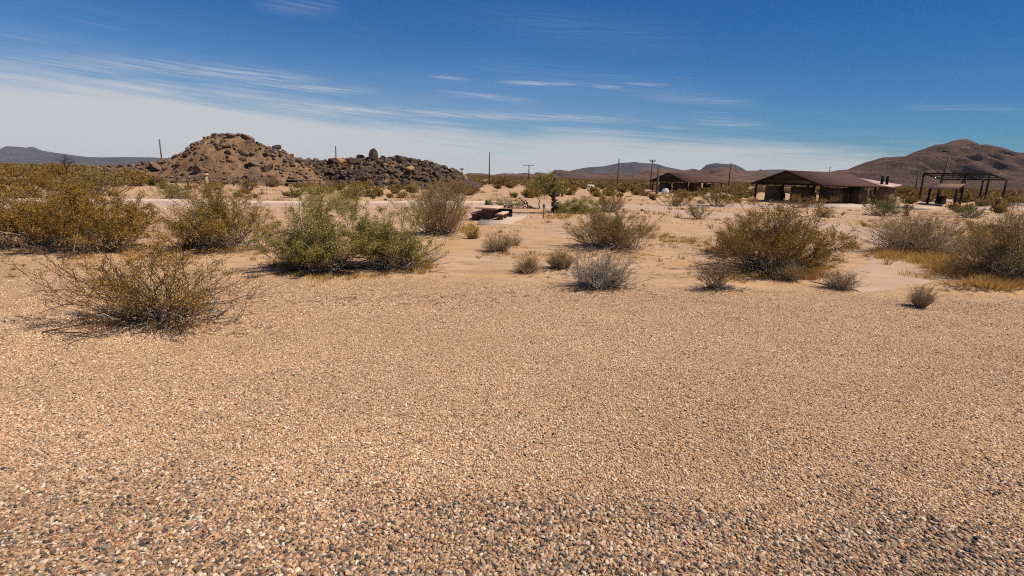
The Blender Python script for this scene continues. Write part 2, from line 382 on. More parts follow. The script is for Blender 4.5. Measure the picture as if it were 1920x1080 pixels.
def hill_mat(name, a, b, c3, scale=.02, bumpd=4., rock=None):
    t = NT(name); P = t.pos()
    n = t.noise(P, scale, 7, .62, .4); f = t.noise(P, scale*7, 6, .65)
    nz = t.N('ShaderNodeSeparateXYZ'); t.l.new(t.N('ShaderNodeNewGeometry').outputs['Normal'], nz.inputs[0])
    c = t.ramp(n, [(.3, a), (.5, b), (.7, c3)])
    c = t.mix(t.maprange(f, .45, .7, 0, .7), c, t.mix(1, c, (.5, .48, .5), 'MULTIPLY'))
    g = t.noise(P, scale*22, 5, .7); c = t.mix(t.maprange(g, .52, .62, 0, .6), c, t.mix(1, c, (.45, .45, .45), 'MULTIPLY'))
    band = t.noise(t.scaled(P, (.35, .35, 2.6)), scale*5, 5, .65, .8); c = t.mix(t.maprange(band, .55, .66, 0, .6), c, t.mix(1, c, (.48, .45, .45), 'MULTIPLY'))
    return t.finish(c, .95, t.bump(t.math('ADD', f, t.math('MULTIPLY', g, .35)), 1.0, bumpd), spec=.1)

# ------------------------------------------------------------------ ground
def build_ground():
    rr = np.concatenate([[0], np.geomspace(.6, 26000, 300)]); na = 360
    th = np.arange(na)/na*2*np.pi
    x = np.concatenate([[0], (rr[1:, None]*np.sin(th)[None]).ravel()]); y = np.concatenate([[0], (rr[1:, None]*np.cos(th)[None]).ravel()])
    V = np.stack([x, y, terrain(x, y)], 1)
    i = np.arange(len(rr)-2)[:, None]*na+1; j = np.arange(na)[None]; j2 = (j+1) % na
    Q = np.stack([i+j, i+na+j, i+na+j2, i+j2], -1).reshape(-1, 4)
    T = np.stack([np.zeros(na, int), 1+np.arange(na), 1+(np.arange(na)+1) % na], 1)
    o = npmesh('ground', V, [Q[:, ::-1], T[:, ::-1]], M_GROUND, smooth=True)
    tag(o, kind='structure')
build_ground()

def strip(name, pts, w, mat, lift, seed, jit=.5, step=.7, rows=8):
    pts = np.array(pts, float)
    # Catmull-Rom
    P = np.vstack([2*pts[0]-pts[1], pts, 2*pts[-1]-pts[-2]]); out = []
    for i in range(1, len(P)-2):
        n = max(2, int(np.linalg.norm(P[i+1]-P[i])/step))
        t = np.linspace(0, 1, n, endpoint=False)[:, None]
        out.append(.5*((2*P[i])+(-P[i-1]+P[i+1])*t+(2*P[i-1]-5*P[i]+4*P[i+1]-P[i+2])*t*t+(-P[i-1]+3*P[i]-3*P[i+1]+P[i+2])*t**3))
    C = np.vstack(out+[P[-2][None]])
    T = np.gradient(C, axis=0); T /= np.linalg.norm(T, axis=1)[:, None]; N = np.stack([-T[:, 1], T[:, 0]], 1)
    s = np.arange(len(C))*step
    ww = w if np.ndim(w) else np.full(len(C), float(w))
    if np.ndim(w): ww = np.interp(np.linspace(0, 1, len(C)), np.linspace(0, 1, len(w)), w)
    L = ww/2+(fbm(s/2.5, s*0+seed, seed)-.45)*2*jit; Rr = ww/2+(fbm(s/2.5, s*0+seed+9, seed+3)-.45)*2*jit
    u = np.linspace(-1, 1, rows)
    off = np.where(u[None] < 0, u[None]*L[:, None], u[None]*Rr[:, None])
    X = C[:, 0][:, None]+N[:, 0][:, None]*off; Y = C[:, 1][:, None]+N[:, 1][:, None]*off
    Z = terrain(X, Y)+lift*(1-np.abs(u[None])**6*1.6)
    V = np.stack([X, Y, Z], -1).reshape(-1, 3)
    i = np.arange(len(C)-1)[:, None]*rows; j = np.arange(rows-1)[None]
    Q = np.stack([i+j, i+j+1, i+rows+j+1, i+rows+j], -1).reshape(-1, 4)[:, ::-1]
    o = npmesh(name, V, Q, mat, smooth=True); tag(o, kind='structure'); return C, N
AX0, AY0, DX, DY = -34.3, 33.3, .924, .382     # the far edge of the road
def rd(t, off): return (AX0+DX*t+DY*off, AY0+DY*t-DX*off)
strip('road', [rd(t, 3.2) for t in (-60, -20, 10, 40)]+[(17, 51), (40, 58), (75, 68), (120, 74)], 6.0, M_ROAD, .03, 2, .25)
strip('road', [(4, 47), (12, 43.5), (17.5, 37.5), (19.6, 30), (17.6, 22), (13.4, 16.5), (10.6, 13.6), (8.0, 12.0)], [4, 5, 6, 5, 4, 3.6, 3, 1.5], M_WASH, .025, 5, .6)
# concrete kerb along the far side
ts = np.arange(-60, 38, .75); cs = [(-.12, -.1), (-.12, .15), (-.08, .17), (.08, .17), (.12, .15), (.12, -.1)]; V = []
for a in ts:
    for u, z in cs: p = rd(a, -.15+u); V.append((p[0], p[1], gz(*rd(a, -.15))+z))
i = np.arange(len(ts)-1)[:, None]*6; j = np.arange(5)[None]
tag(npmesh('kerb', V, np.stack([i+j, i+j+1, i+j+7, i+j+6], -1).reshape(-1, 4), M_KERB), kind='structure')

# ------------------------------------------------------------------ gravel
def gravel():
    rng = np.random.RandomState(11); pts = []
    def zone(y0, y1, dens, s0, s1, mode):
        n = int((y1-y0)*2*(1.14*y1+2.2)*dens)
        x = rng.uniform(-(1.14*y1+2.2), 1.14*y1+2.2, n); y = rng.uniform(y0, y1, n)
        k = np.abs(x) < 1.14*y+2.2; x = x[k]; y = y[k]
        if mode == 'edge':
            e = y+(fbm(x/2, y/2, 4)-.45)*4+x*.04; keep = rng.rand(len(x)) < np.clip((12.6-e)/2.2, .03, 1); x = x[keep]; y = y[keep]
        if mode == 'sparse':
            keep = fbm(x/3, y/3, 8) > .47; x = x[keep]; y = y[keep]
        if mode == 'pad':
            e = y+(fbm(x/2, y/2, 4)-.45)*4+x*.04; d_ = fbm(x/1.8, y/.9, 21, 3)
            pr_ = np.interp(y, [0, 3.8, 5, 6.5, 8, 10, 13.5], [1, 1, .8, .6, .45, .34, .26])*np.clip((12.6-e)/2.2, .03, 1)*np.where(y > 4, np.clip(1.0-(d_-.48)*6, .4, 1), 1)
            keep = rng.rand(len(x)) < pr_; x = x[keep]; y = y[keep]
        s = (s0+(s1-s0)*rng.rand(len(x))**2.2)*np.interp(y, [4, 6, 13], [1, .86, .92])
        pts.append(np.stack([x, y, s], 1))
    zone(1.0, 13.5, 3900, .0070, .0192, 'pad')
    zone(13.5, 26, 120, .010, .034, 'sparse')
    zone(26, 60, 8.0, .025, .085, 'sparse')
    A = np.concatenate(pts); n = len(A)
    x, y, s = A.T
    # patches of coarser, mixed coloured stone nearest the camera
    near = np.clip((3.68-y-.03*x+(fbm(x/.7, y/.5, 6, 5)-.45)*1.5)/.7, 0, 1)
    s = s*(1+.36*near)*np.clip(.8+.5*(fbm(x/.35, y/.35, 2)-.3), .7, 1.25)
    pal = np.array([[.64, .43, .265], [.60, .385, .25], [.88, .72, .54], [.33, .20, .125], [.33, .28, .22], [.085, .08, .075], [.46, .21, .12], [.66, .41, .20], [.20, .145, .11]])
    wf = np.array([.44, .21, .14, .11, .02, .01, .01, .04, .02]); wnr = np.array([.23, .15, .12, .17, .11, .075, .05, .035, .06])
    w = wf[None]*(1-near[:, None])+wnr[None]*near[:, None]; cw = np.cumsum(w/w.sum(1)[:, None], 1)
    idx = np.minimum((rng.rand(n)[:, None] > cw).sum(1), 8)
    tone = (.98-.17*near-.12*np.clip((7.0-y)/3, 0, 1)+.22*(fbm(x/1.3, y/1.3, 14, 3)-.44)+.32*(fbm(x/4, y/1.1, 44, 3)-.44))[:, None]
    spk = rng.rand(n) < .022; idx[spk] = np.where(rng.rand(spk.sum()) < .5, 5, 8); s = np.where(spk, s*1.15, s)
    col = pal[idx]*tone*(1+.22*(rng.rand(n, 1)-.5)+.06*(rng.rand(n, 3)-.5))
    z = terrain(x, y)+s*rng.uniform(-.05, .35, n)
    me = bpy.data.meshes.new('gravel'); me.vertices.add(n); me.vertices.foreach_set('co', np.stack([x, y, z], 1).astype(np.float32).ravel())
    a = me.attributes.new('tint', 'FLOAT_VECTOR', 'POINT'); a.data.foreach_set('vector', col.astype(np.float32).ravel())
    a = me.attributes.new('size', 'FLOAT', 'POINT'); a.data.foreach_set('value', s.astype(np.float32))
    rot = np.stack([rng.normal(0, .3, n), rng.normal(0, .3, n), rng.uniform(0, 6.28, n)], 1)
    a = me.attributes.new('turn', 'FLOAT_VECTOR', 'POINT'); a.data.foreach_set('vector', rot.astype(np.float32).ravel())
    t = NT('pebble'); at_ = t.N('ShaderNodeAttribute', attribute_type='INSTANCER', attribute_name='tint')
    nn = t.noise(t.pos(), 1.1, 4, .6)
    c = t.mix(t.maprange(nn, .35, .7, 0, .4), at_.outputs['Color'], t.mix(1, at_.outputs['Color'], (.62, .58, .55), 'MULTIPLY'))
    mat = t.finish(c, .8, spec=.3)
    me.materials.append(mat)
    o = bpy.data.objects.new('gravel', me); COL.objects.link(o)
    tag(o, 'loose mixed tan and grey gravel covering the foreground pad', 'gravel', kind='stuff')
    ng = bpy.data.node_groups.new('gravel', 'GeometryNodeTree')
    ng.interface.new_socket('Geometry', in_out='INPUT', socket_type='NodeSocketGeometry')
    ng.interface.new_socket('Geometry', in_out='OUTPUT', socket_type='NodeSocketGeometry')
    N = ng.nodes; L = ng.links
    gi = N.new('NodeGroupInput'); go = N.new('NodeGroupOutput')
    join = N.new('GeometryNodeJoinGeometry')
    for v in range(7):
        ico = N.new('GeometryNodeMeshIcoSphere'); ico.inputs['Radius'].default_value = 1; ico.inputs['Subdivisions'].default_value = 2
        nz = N.new('ShaderNodeTexNoise'); nz.noise_dimensions = '4D'; nz.inputs['W'].default_value = v*3.7; nz.inputs['Scale'].default_value = .9; nz.inputs['Detail'].default_value = 1
        sub = N.new('ShaderNodeVectorMath'); sub.operation = 'SUBTRACT'; L.new(nz.outputs['Color'], sub.inputs[0]); sub.inputs[1].default_value = (.5, .5, .5)
        sc = N.new('ShaderNodeVectorMath'); sc.operation = 'MULTIPLY'; L.new(sub.outputs[0], sc.inputs[0]); sc.inputs[1].default_value = (1.7, 1.7, 1.7)
        sp = N.new('GeometryNodeSetPosition'); L.new(ico.outputs[0], sp.inputs[0]); L.new(sc.outputs[0], sp.inputs['Offset'])
        tr = N.new('GeometryNodeTransform'); L.new(sp.outputs[0], tr.inputs[0]); tr.inputs['Scale'].default_value = (1, .62+.05*(v % 4), .42+.06*(v % 3))
        sm = N.new('GeometryNodeSetShadeSmooth'); L.new(tr.outputs[0], sm.inputs[0]); sm.inputs['Shade Smooth'].default_value = (v % 2 == 0)
        mt = N.new('GeometryNodeSetMaterial'); L.new(sm.outputs[0], mt.inputs[0]); mt.inputs['Material'].default_value = mat
        g2 = N.new('GeometryNodeGeometryToInstance'); L.new(mt.outputs[0], g2.inputs[0]); L.new(g2.outputs[0], join.inputs[0])
    iop = N.new('GeometryNodeInstanceOnPoints'); L.new(gi.outputs[0], iop.inputs['Points']); L.new(join.outputs[0], iop.inputs['Instance'])
    iop.inputs['Pick Instance'].default_value = True
    ri = N.new('FunctionNodeRandomValue'); ri.data_type = 'INT'
    for s_ in ri.inputs:
        if s_.type == 'INT' and s_.name == 'Min': s_.default_value = 0
        if s_.type == 'INT' and s_.name == 'Max': s_.default_value = 6
    L.new([q for q in ri.outputs if q.type == 'INT'][0], iop.inputs['Instance Index'])
    def attr(nm, ty):
        q = N.new('GeometryNodeInputNamedAttribute'); q.data_type = ty; q.inputs['Name'].default_value = nm
        return [s_ for s_ in q.outputs if s_.enabled and s_.name == 'Attribute'][0]
    e2r = N.new('FunctionNodeEulerToRotation'); L.new(attr('turn', 'FLOAT_VECTOR'), e2r.inputs[0]); L.new(e2r.outputs[0], iop.inputs['Rotation'])
    L.new(attr('size', 'FLOAT'), iop.inputs['Scale'])
    L.new(iop.outputs[0], go.inputs[0])
    md = o.modifiers.new('gravel', 'NODES'); md.node_group = ng
gravel()

# ------------------------------------------------------------------ hills and mountains
def ridge(name, pts, Y, W, mat, seed, amp=.35, nx=220, nv=60, cell=None, gul=3.0, back=1.0, foot=0.0):
    """pts: photo outline of the crest, taken at depth Y; W: depth of the slope"""
    P = np.array([at(x, y, Y) for x, y in pts])
    xs = np.linspace(P[0, 0], P[-1, 0], nx); pr = np.maximum(np.interp(xs, P[:, 0], P[:, 2]), 0)
    nv = nv | 1; v = np.linspace(-1, 1, nv)
    X, V_ = np.meshgrid(xs, v, indexing='ij')
    S = np.clip(1-np.abs(V_), 0, 1); S = S*S*(3-2*S)*.45+S*.55
    span = W
    c = cell or W*.35
    rn = 1-np.abs(2*fbm(X/c*gul/2+(fbm(X/c, V_*W/c, seed+3, 3)-.4)*1.5, V_*W/c*.8, seed, 6)-.95)
    pr = pr+(fbm(xs/c*5, xs*0+3, seed+7, 4)-.47)*pr.max()*.025*(pr > pr.max()*.05)
    ep = np.clip(np.minimum(np.arange(nx), np.arange(nx)[::-1])/(nx*.05), 0, 1); pr = pr*ep**.7
    env = np.clip(np.abs(V_)*3, 0, 1)*np.clip((1-np.abs(V_))*4, 0, 1)
    H = pr[:, None]*(S*(1+(rn-.75)*amp*env*1.6))+foot*(S > 0)
    H += pr[:, None]*(fbm(X/c*4, V_*W/c*4, seed+5, 3)-.45)*.10*S*np.clip(np.abs(V_)*6, .2, 1)
    Yy = Y+V_*W+(fbm(X/c, X*0, seed+2, 3)-.45)*W*.3*np.abs(V_)
    # shear sideways so slopes end in spurs, sink the rim
    cap = HEYE+(np.interp(X*Y/Yy, xs, pr)-HEYE)*Yy/Y; H = np.where(np.abs(V_) > .02, np.minimum(H, np.maximum(cap-.004*pr.max(), .02)), H)
    H = H-(S < .02)*max(.3, .02*pr.max())
    Vv = np.stack([X, Yy, H], -1).reshape(-1, 3)
    i = np.arange(nx-1)[:, None]*nv; j = np.arange(nv-1)[None]
    Q = np.stack([i+j, i+nv+j, i+nv+j+1, i+j+1], -1).reshape(-1, 4)
    o = npmesh(name, Vv, Q, mat, smooth=True); tag(o, kind='structure')
    return xs, pr
MT_RED = hill_mat('hill_brown', (.092, .055, .045), (.152, .092, .070), (.225, .138, .10), .012, 14)
MT_LOW = hill_mat('hill_low', (.08, .05, .042), (.15, .088, .064), (.24, .145, .095), .008, 9)
MT_FAR = hill_mat('hill_far', (.05, .05, .06), (.075, .07, .08), (.11, .095, .095), .004, 25)  # bluish grey carries part of the distance haze in the colour
hp = lambda pts: pts
# big brown mountain on the right
ridge('mountain', [(1500, 347), (1535, 331), (1560, 322), (1578, 319), (1592, 319), (1625, 305), (1655, 296), (1680, 294), (1700, 293), (1730, 281), (1757, 271), (1775, 270), (1790, 265), (1803, 262), (1815, 264), (1836, 271), (1850, 270), (1870, 276), (1890, 283), (1920, 286), (1960, 290), (2050, 288), (2200, 310), (2400, 350)], 1500, 560, MT_RED, 3, .9, 380, 110, cell=210, gul=4)
# low brown hills in the middle distance
ridge('hill', [(840, 335), (878, 324.5), (905, 325), (930, 329), (947, 326), (962, 325), (975, 328), (1000, 327), (1005, 323), (1018, 324), (1032, 327), (1038, 319), (1050, 318), (1075, 322), (1110, 326), (1150, 322), (1180, 326), (1210, 317), (1240, 316), (1262, 321), (1285, 319), (1300, 316), (1312, 319), (1330, 316), (1355, 313), (1380, 318), (1400, 322), (1415, 323), (1427, 317), (1436, 321), (1450, 326), (1490, 328), (1530, 331), (1580, 336), (1640, 346)], 2300, 700, MT_LOW, 8, .8, 420, 70, cell=260, gul=4)
ridge('hill', [(1040, 333), (1080, 329), (1130, 331), (1190, 329), (1230, 332), (1290, 330), (1345, 327), (1400, 332), (1450, 334), (1520, 337), (1580, 341), (1640, 347)], 1400, 350, MT_LOW, 15, .8, 260, 50, cell=160, gul=4)
# ridges far behind, their haze blue partly in the colour
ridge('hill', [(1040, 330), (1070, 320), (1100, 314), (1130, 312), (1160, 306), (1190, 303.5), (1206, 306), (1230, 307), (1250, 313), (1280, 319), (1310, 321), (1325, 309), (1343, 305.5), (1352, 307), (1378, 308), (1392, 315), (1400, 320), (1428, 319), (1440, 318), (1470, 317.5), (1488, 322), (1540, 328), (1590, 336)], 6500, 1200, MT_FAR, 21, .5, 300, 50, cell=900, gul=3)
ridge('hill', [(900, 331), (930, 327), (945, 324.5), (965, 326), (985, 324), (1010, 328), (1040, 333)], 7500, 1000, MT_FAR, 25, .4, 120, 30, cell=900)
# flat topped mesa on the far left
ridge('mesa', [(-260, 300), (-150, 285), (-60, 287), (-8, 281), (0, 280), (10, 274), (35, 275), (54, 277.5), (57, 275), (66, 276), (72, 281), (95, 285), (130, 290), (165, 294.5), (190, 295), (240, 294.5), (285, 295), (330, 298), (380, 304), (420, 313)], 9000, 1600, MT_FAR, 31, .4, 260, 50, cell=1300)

# ------------------------------------------------------------------ rocks
def ico(sub):
    p = (1+5**.5)/2
    V = [(-1, p, 0), (1, p, 0), (-1, -p, 0), (1, -p, 0), (0, -1, p), (0, 1, p), (0, -1, -p), (0, 1, -p), (p, 0, -1), (p, 0, 1), (-p, 0, -1), (-p, 0, 1)]
    V = [tuple(np.array(v)/np.linalg.norm(v)) for v in V]
    F = [(0, 11, 5), (0, 5, 1), (0, 1, 7), (0, 7, 10), (0, 10, 11), (1, 5, 9), (5, 11, 4), (11, 10, 2), (10, 7, 6), (7, 1, 8), (3, 9, 4), (3, 4, 2), (3, 2, 6), (3, 6, 8), (3, 8, 9), (4, 9, 5), (2, 4, 11), (6, 2, 10), (8, 6, 7), (9, 8, 1)]
    for _ in range(sub):
        c = {}; V = list(V); NF = []
        def m(a, b):
            k = (min(a, b), max(a, b))
            if k not in c:
                q = np.array(V[a])+np.array(V[b]); V.append(tuple(q/np.linalg.norm(q))); c[k] = len(V)-1
            return c[k]
        for a, b, d in F:
            x, y, z = m(a, b), m(b, d), m(d, a); NF += [(a, x, z), (b, y, x), (d, z, y), (x, y, z)]
        F = NF
    return np.array(V), np.array(F)
ICO3, ICO2, ICO1 = ico(3), ico(2), ico(1)
def rock_v(seed, base=ICO3, cuts=12, squash=(1, .85, .75)):
    r = np.random.RandomState(seed); V = base[0].copy()
    for _ in range(cuts):
        n = r.normal(size=3); n /= np.linalg.norm(n); d = r.uniform(.38, .78)
        k = V@n; V = V-np.where(k > d, k-d, 0)[:, None]*n[None]
    V *= np.array(squash)*r.uniform(.85, 1.15, 3)
    V += (np.stack([fbm(V[:, 0]*2+7, V[:, 1]*2+V[:, 2]*3+i*5+9, seed+i, 3) for i in range(3)], 1)-.45)*.16
    return V
ROCKS = [npmesh('boulder', rock_v(i), base[1] if False else ICO3[1], M_ROCK, link=False) for i, base in [(i, ICO3) for i in range(8)]]
ROCKS_T = []; ROCKS_D = []; ROCKS_O = []
for lst, mt in ((ROCKS_T, M_ROCK_TAN), (ROCKS_D, M_ROCK_DARK), (ROCKS_O, M_ROCK_ORANGE)):
    for i in range(5):
        me = ROCKS[i].copy(); me.materials.clear(); me.materials.append(mt); lst.append(me)
rr_ = random.Random(4)
def boulder(me, loc, s, label, group=None, rot=None, name='boulder'):
    o = bpy.data.objects.new(name, me); COL.objects.link(o)
    o.location = loc; o.scale = s if isinstance(s, tuple) else (s, s, s)
    o.rotation_euler = rot or (rr_.uniform(-.5, .5), rr_.uniform(-.5, .5), rr_.uniform(0, 6.28))
    tag(o, label, 'boulder', group); return o

# two boulder hills
MT_SOIL = hill_mat('hill_soil', (.165, .097, .056), (.26, .16, .094), (.35, .23, .145), .35, .35)
def mound(pts, Y, W, seed, name='hill', amp=.5):
    xs, pr = ridge(name, pts, Y, W, MT_SOIL, seed, amp, 160, 60, cell=W*.4)
    o = [c for c in COL.objects if c.type == 'MESH' and c.name.startswith(name)][-1]
    return o
def sample_fn(obj, nx, nv):
    nv = nv | 1
    co = np.empty(len(obj.data.vertices)*3, np.float32); obj.data.vertices.foreach_get('co', co); co = co.reshape(nx, nv, 3)
    return co
LH = [(150, 322), (215, 316), (245, 312), (275, 309), (300, 306), (322, 300), (345, 287), (362, 276), (385, 262), (400, 255), (430, 253), (455, 255), (475, 266), (495, 275), (520, 281), (540, 287), (553, 297), (568, 307), (590, 317), (615, 335)]
RH = [(525, 330), (560, 312), (585, 305), (600, 304), (640, 301), (690, 299), (740, 298), (765, 298), (790, 304), (815, 310), (835, 317), (855, 324), (870, 332), (885, 341), (905, 348)]
def mk_mound(pts, Y, W, seed, amp):
    n0 = set(o.name for o in COL.objects)
    ridge('hill', pts, Y, W, MT_SOIL, seed, amp, 200, 70, cell=W*.4)
    o = [c for c in COL.objects if c.name not in n0][0]
    return sample_fn(o, 200, 70)
gL = mk_mound(LH, 92, 13, 41, .5)
gR = mk_mound(RH, 108, 13, 47, .45)
def scatter_hill(g, n, smin, smax, seed, meshes, labeler, group, front=True, crest=.25, pw=2.0, zmin=.3, mind=.75):
    r = np.random.RandomState(seed); out = []; tries = 0
    while len(out) < n and tries < n*60:
        tries += 1
        i = r.randint(3, 196)
        j = int(np.clip(34-abs(r.normal(0, 2.0)), 0, 60)) if r.rand() < crest else r.randint(2, 37)
        p = g[i, j]
        if p[2] < zmin: continue
        s = smin+(smax-smin)*r.rand()**pw
        if any((p[0]-q[0])**2+(p[1]-q[1])**2+(p[2]-q[2])**2 < (mind*(s+q[3]))**2 for q in out): continue
        out.append((p[0], p[1], p[2], s, j))
    for (x, y, z, s, j) in out:
        lab = labeler(x, j, z)
        ms = meshes[int(r.randint(len(meshes)))]
        sx = s*r.uniform(.85, 1.3)
        boulder(ms, (x, y, z+s*.22), (sx, s*r.uniform(.8, 1.1), s*r.uniform(.65, 1.0)), lab[0], lab[1])
    return out
def lab_left(x, j, z):
    if j > 28: return ('dark boulder in the rocky crown along the top edge of the pointed left hill', 'boulders crowning the left hill')
    if z < 1.6: return ('brown boulder at the foot of the pointed left hill behind the rail', 'boulders at the foot of the left hill')
    return ('brown boulder half sunk in the bare slope of the pointed left hill', 'boulders on the slope of the left hill')
def lab_right(x, j, z):
    if j > 28: return ('dark boulder against the sky on the long right boulder hill', 'boulders crowning the right boulder hill')
    if z < 1.6: return ('brown boulder in the lowest rubble of the long right boulder hill', 'boulders at the foot of the right boulder hill')
    return ('dark varnished boulder piled on the face of the long right boulder hill', 'boulders on the face of the right boulder hill')
scatter_hill(gL, 125, .45, 1.7, 3, ROCKS_T*3+ROCKS[:5], lab_left, '', crest=.42, pw=2.6, mind=.6)
scatter_hill(gR, 172, .6, 1.7, 8, ROCKS+ROCKS_T[:2], lab_right, '', crest=.28, pw=1.6, mind=.55)
# named rocks of the hills
p = at(700, 292, 106); boulder(npmesh('boulder', rock_v(2, cuts=6, squash=(1, .8, 1)), ICO3[1], M_ROCK, link=False), (p[0], p[1], p[2]+.1), (1.1, .9, 1.4), 'tall upright dark slab boulder standing on top of the right boulder hill', rot=(0, .1, .4))
p = at(362, 274, 92); boulder(ROCKS[3], (p[0], p[1], p[2]+.1), (.9, .7, 1.0), 'big rounded brown boulder perched alone on the left shoulder of the pointed hill', rot=(.1, .2, .5))
p = at(486, 271, 92); boulder(ROCKS_D[1], (p[0], p[1], p[2]+.1), (.65, .6, .6), 'round black boulder just right of the pointed hill summit', rot=(.1, .2, .5))
p = at(404, 254, 91); boulder(ROCKS_D[0], (p[0], p[1], p[2]+.1), (.95, .7, .65), 'dark block at the left end of the pointed hill summit', rot=(.1, .1, .2))
p = at(518, 277, 91); boulder(ROCKS_D[3], (p[0], p[1], p[2]+.1), (1.1, .9, .7), 'dark capstone on the right shoulder of the pointed hill', rot=(.1, .1, .2))
p = at(640, 302, 99); boulder(ROCKS_O[1], (p[0], p[1], p[2]), (1.5, 1.1, 1.1), 'large orange boulder near the left crest of the right boulder hill', rot=(.1, .1, .2))
p = at(662, 303, 98); boulder(ROCKS[5], (p[0], p[1], p[2]), (1.3, 1.1, 1.2), 'big brown boulder right beside the orange one on the right hill', rot=(.1, .1, 1.2))
p = at(768, 315, 100); boulder(ROCKS_O[3], (p[0], p[1], p[2]-.1), (1.2, .9, .9), 'orange tan boulder in the middle right of the right boulder hill', rot=(.1, .1, .2))
# rubble too fine to count
def rubble():
    r = np.random.RandomState(21)
    for g, cnt, hill, mt, lab in ((gL, 1000, 0, M_ROCK_TAN, 'small broken tan rubble strewn between the boulders of the pointed left hill'), (gR, 3200, 1, M_ROCK, 'small broken dark rubble packed between the boulders of the long right hill')):
        VV = []; FF = []; n = 0
        for _ in range(cnt+300):
            if _ < cnt:
                i = r.randint(2, 198); j = r.randint(1, 40); p = g[i, j]
                if p[2] < -.1: continue
                s = .14+(.45 if hill == 0 else .62)*r.rand()**2
            else:      # low rubble tongues at the feet of the hills
                px = r.uniform(225, 330) if hill == 0 else r.uniform(540, 900); py = r.uniform(316, 332) if hill == 0 else r.uniform(340, 350)
                Y = r.uniform(80, 96); q = at(px, py, Y); p = np.array([q[0], Y, gz(q[0], Y)]); s = .15+.4*r.rand()**2
            V = ICO1[0].copy()
            for _c in range(3):
                nn_ = r.normal(size=3); nn_ /= np.linalg.norm(nn_); d = r.uniform(.3, .7); k_ = V@nn_; V = V-np.where(k_ > d, k_-d, 0)[:, None]*nn_
            V = V*np.array([1, .8, .7])*r.uniform(.7, 1.2, 3)+r.normal(0, .07, V.shape)
            a = r.rand()*6.28; c, q = math.cos(a), math.sin(a)
            V = np.stack([V[:, 0]*c-V[:, 1]*q, V[:, 0]*q+V[:, 1]*c, V[:, 2]], 1)*s+p+np.array([r.uniform(-.3, .3), 0, s*.2])
            VV.append(V); FF.append(ICO1[1]+n); n += len(V)
        o = npmesh('rubble', np.concatenate(VV), np.concatenate(FF), mt); tag(o, lab, 'rubble', kind='stuff')
rubble()
# single stones on the sand
for (px, py, w, ms, lab) in [
    (723, 376, 11, ROCKS_D, 'black rock resting on the kerb of the far road'),
    (1225, 376, 13, ROCKS_D, 'dark rock on the sand left of the near end of the first shelter'),
    (1204, 395, 10, ROCKS_D, 'small dark stone alone on the bare sand right of the green tree'),
    (1314, 383, 18, ROCKS_T, 'tan boulder with a shaded left face among bushes before the first shelter'),
    (1384, 379, 17, ROCKS, 'brown boulder between the two big shelters'),
    (1400, 369, 13, ROCKS_D, 'black rock just behind the brown boulder between the shelters'),
    (1579, 403, 10, ROCKS_D, 'flat dark stone on sand below the second shelter'),
    (1621, 426, 17, ROCKS_D, 'black rock at the edge of the sandy track left of the twiggy bush'),
    (996, 407, 5, ROCKS_T, 'small pale brown stone between the concrete pad and marker post'),
    (1205, 348, 10, ROCKS, 'brown rock on the far flat behind the white trailer'),
    (1180, 377, 7, ROCKS, 'small brown stone on the sand below the far scrub'),
    (700, 374, 8, ROCKS, 'small brown stone left of the black kerb rock')]:
    x, y = G(px, py); s = w*mpp(px, py)/2
    boulder(ms[rr_.randrange(5)], (x, y, gz(x, y)+s*.3), (s, s*.8, s*.72), lab)
x, y = G(911, 396); me = ROCKS[6].copy(); me.materials.clear(); me.materials.append(M_ROCK_OLIVE)
boulder(me, (x, y+4, .25), (.62, .5, .62), 'dome shaped olive boulder behind the concrete picnic table')
# rocks at the foot, right end of the right hill
for q, (px, py, w) in enumerate([(890, 349, 16), (905, 346, 18), (912, 343, 14), (875, 350, 13)]):
    x, y = G(px, py); s = w*mpp(px, py)/2
    boulder(ROCKS_T[q], (x, y, s*.3), (s, s*.7, s*.7), 'tan boulder in the low heap past the right end of the boulder hill', 'low tan boulder heap')

# ------------------------------------------------------------------ plants
def tubes(P, r0, r1, n=3):
    """P (m,k,3) polylines, radii r0..r1 (m,)"""
    m, k, _ = P.shape
    T = np.gradient(P, axis=1); T /= np.linalg.norm(T, axis=2, keepdims=True)+1e-9
    ref = np.where(np.abs(T[..., 2:3]) < .8, np.array([0, 0, 1.]), np.array([1., 0, 0]))
    u = np.cross(T, ref); u /= np.linalg.norm(u, axis=2, keepdims=True)+1e-9; w = np.cross(T, u)
    t = np.linspace(0, 1, k)[None]; rad = r0[:, None]*(1-t)+r1[:, None]*t
    a = np.arange(n)/n*2*np.pi
    V = P[:, :, None]+rad[..., None, None]*(np.cos(a)[None, None, :, None]*u[:, :, None]+np.sin(a)[None, None, :, None]*w[:, :, None])
    i = (np.arange(m)*k*n)[:, None, None]; j = (np.arange(k-1)*n)[None, :, None]; s = np.arange(n)[None, None]; s2 = (s+1) % n
    Q = np.stack([i+j+s, i+j+s2, i+j+n+s2, i+j+n+s], -1).reshape(-1, 4)
    return V.reshape(-1, 3), Q
def poly(rng, P0, D, L, k, wob, up):
    m = len(P0); t = np.linspace(0, 1, k)
    P = P0[:, None]+D[:, None]*(L[:, None]*t[None])[..., None]
    w = np.cumsum(rng.normal(0, 1, (m, k, 3)), 1); w[:, 0] = 0
    P = P+w*(wob*L)[:, None, None]/math.sqrt(k)
    P[..., 2] += up*L[:, None]*(t*t-t*.25)[None]
    return P
